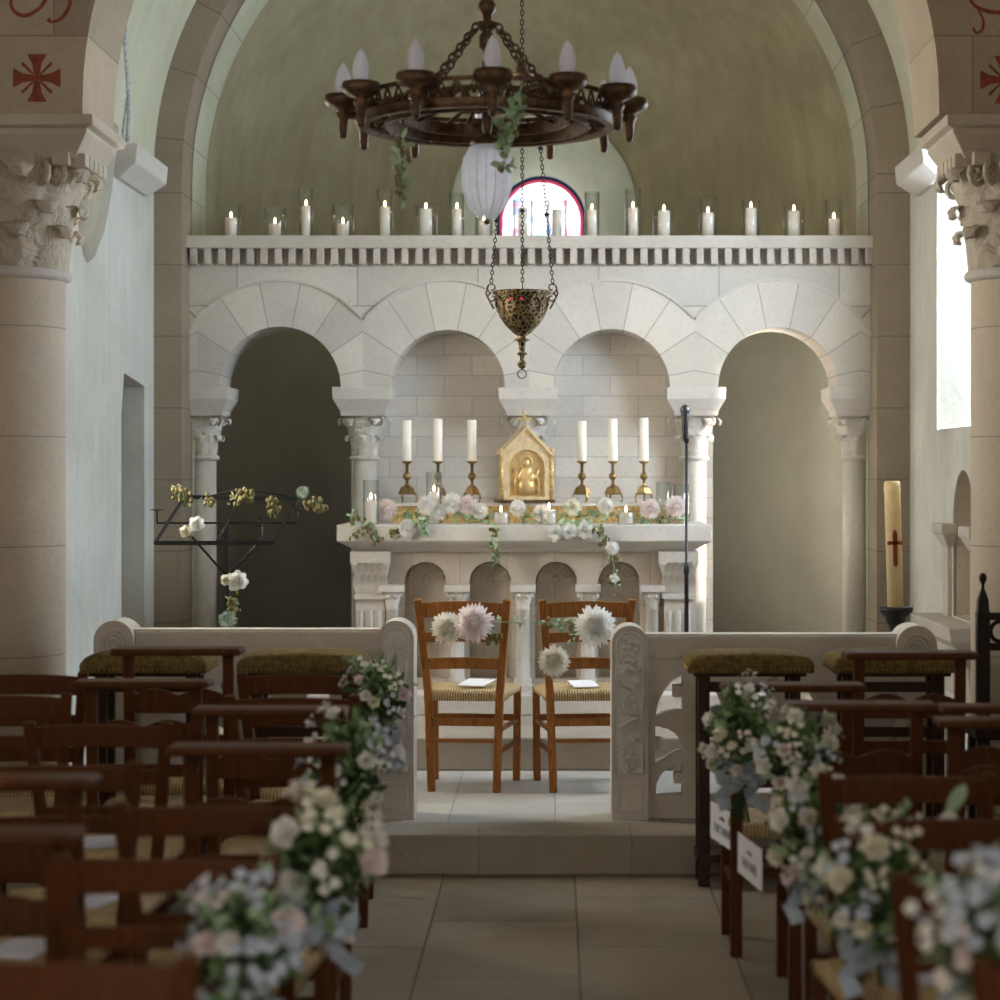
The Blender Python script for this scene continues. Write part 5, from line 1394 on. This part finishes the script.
def sign(a, b, z1, h_, label, l1, l2):
    a, b = Vector((*a, 0)), Vector((*b, 0)); d = b-a; c = (a+b)/2; w = d.length/2
    t = thing('paper_sign', label, 'sign', (c.x, c.y, z1-h_), atan2(d.y, d.x))
    MB().box(-w, w, -.001, .001, 0, h_).build('card', 'paperw', t)
    for k, (s_, zz, sz) in enumerate(((l1, h_*.64, h_*.19), (l2, h_*.26, h_*.33))):
        cu = bpy.data.curves.new('txt', 'FONT'); cu.body = s_; cu.size = sz; cu.align_x = 'CENTER'; cu.resolution_u = 2; cu.extrude = .0004
        to = bpy.data.objects.new('txt', cu); COL.objects.link(to)
        me = bpy.data.meshes.new_from_object(to.evaluated_get(bpy.context.evaluated_depsgraph_get())); bpy.data.objects.remove(to)
        me.materials.clear(); me.materials.append(M['ink'])
        xs_ = [v.co.x for v in me.vertices]; wmax = max(xs_)-min(xs_)
        lo = bpy.data.objects.new('lettering', me); COL.objects.link(lo); lo.parent = t
        lo.location = (0, -.0018, zz); lo.rotation_euler = (R(90), 0, 0)
        lo.scale = (min(1, 1.75*w/wmax), 1, 1)
    return t
sign((PX(711, 7.52), 7.52), (PX(734, 7.22), 7.22), .455, .13, 'white paper sign hanging from the farther seat on the right aisle', 'on this', 'THE TABER')
sign((PX(738, 6.85), 6.85), (PX(762, 6.52), 6.52), .46, .13, 'white paper sign hanging from the nearer seat on the right aisle', 'on this', 'THE PABER')
# carved stall at the right edge
YT = 8.28; cs = thing('carved_stall', 'dark carved wooden chair with finial at the far right edge', 'chair', (PX(1012, YT), YT, 0))
z0 = PZ(615, YT)
for s_ in (-1, 1):
    MB().bar([(s_*.115, 0, 0), (s_*.115, 0, z0)], .05, .05, up=(0,1,0)).stack([(s_*.115-.028, s_*.115+.028, -.028, .028, z0), (s_*.115-.022, s_*.115+.022, -.022, .022, z0+.02), (s_*.115-.02, s_*.115+.02, -.02, .02, z0+.06), (s_*.115-.008, s_*.115+.008, -.008, .008, z0+.10)]).lathe([(.008,.09),(.006,.12),(.014,.135),(.016,.15),(.008,.165)], 12, (s_*.115, 0, z0)).build('post', 'blackwood', cs, bevel=.003)
bk = MB().box(-.10, .10, -.01, .01, z0-.14, z0-.11).box(-.10, .10, -.01, .01, z0-.02, z0+.01)
for s_ in (-1, 1): bk.torus((s_*.045, 0, z0-.065), .04, .009, 'y', 18, 6)
bk.build('pierced_back', 'blackwood', cs)
MB().box(-.15, .15, -.05, .20, .58, .63).build('seat', 'blackwood', cs, bevel=.005)
for s_ in (-1, 1): MB().bar([(s_*.115, .17, 0), (s_*.115, .17, .6)], .045, .045, up=(0,1,0)).build('leg', 'blackwood', cs)

# ================================================================== LIGHT, CAMERA, WORLD
w = bpy.data.worlds.new('sky'); SC.world = w; w.use_nodes = True
w.node_tree.nodes['Background'].inputs[0].default_value = (.75, .86, 1, 1); w.node_tree.nodes['Background'].inputs[1].default_value = .6
sun = bpy.data.lights.new('sun', 'SUN'); sun.energy = 14; sun.angle = R(1.2); sun.color = (1, .90, .76)
so = bpy.data.objects.new('sun', sun); COL.objects.link(so)
so.rotation_euler = Vector((-1.0, 1.15, -.85)).to_track_quat('-Z', 'Y').to_euler()

cam = bpy.data.cameras.new('camera'); co = bpy.data.objects.new('camera', cam); COL.objects.link(co)
cam.sensor_width = 24; cam.sensor_fit = 'HORIZONTAL'; cam.lens = 24*F/1000
co.location = (0, 0, CZ); co.rotation_euler = (R(90), 0, 0)
cam.shift_x = -.055; cam.shift_y = -.030
cam.clip_start = .1; cam.clip_end = 60
cam.dof.use_dof = True; cam.dof.focus_distance = 10.2; cam.dof.aperture_fstop = 1.6
SC.camera = co
vs_ = SC.view_settings
SC.display_settings.display_device = 'sRGB'
vs_.view_transform = 'Standard'; vs_.look = 'None'; vs_.exposure = 0.12; vs_.gamma = 1; vs_.use_curve_mapping = False
SC.cycles.use_denoising = True
SC.cycles.max_bounces = 8; SC.cycles.diffuse_bounces = 5; SC.cycles.transparent_max_bounces = 24
SC.cycles.sample_clamp_indirect = 6
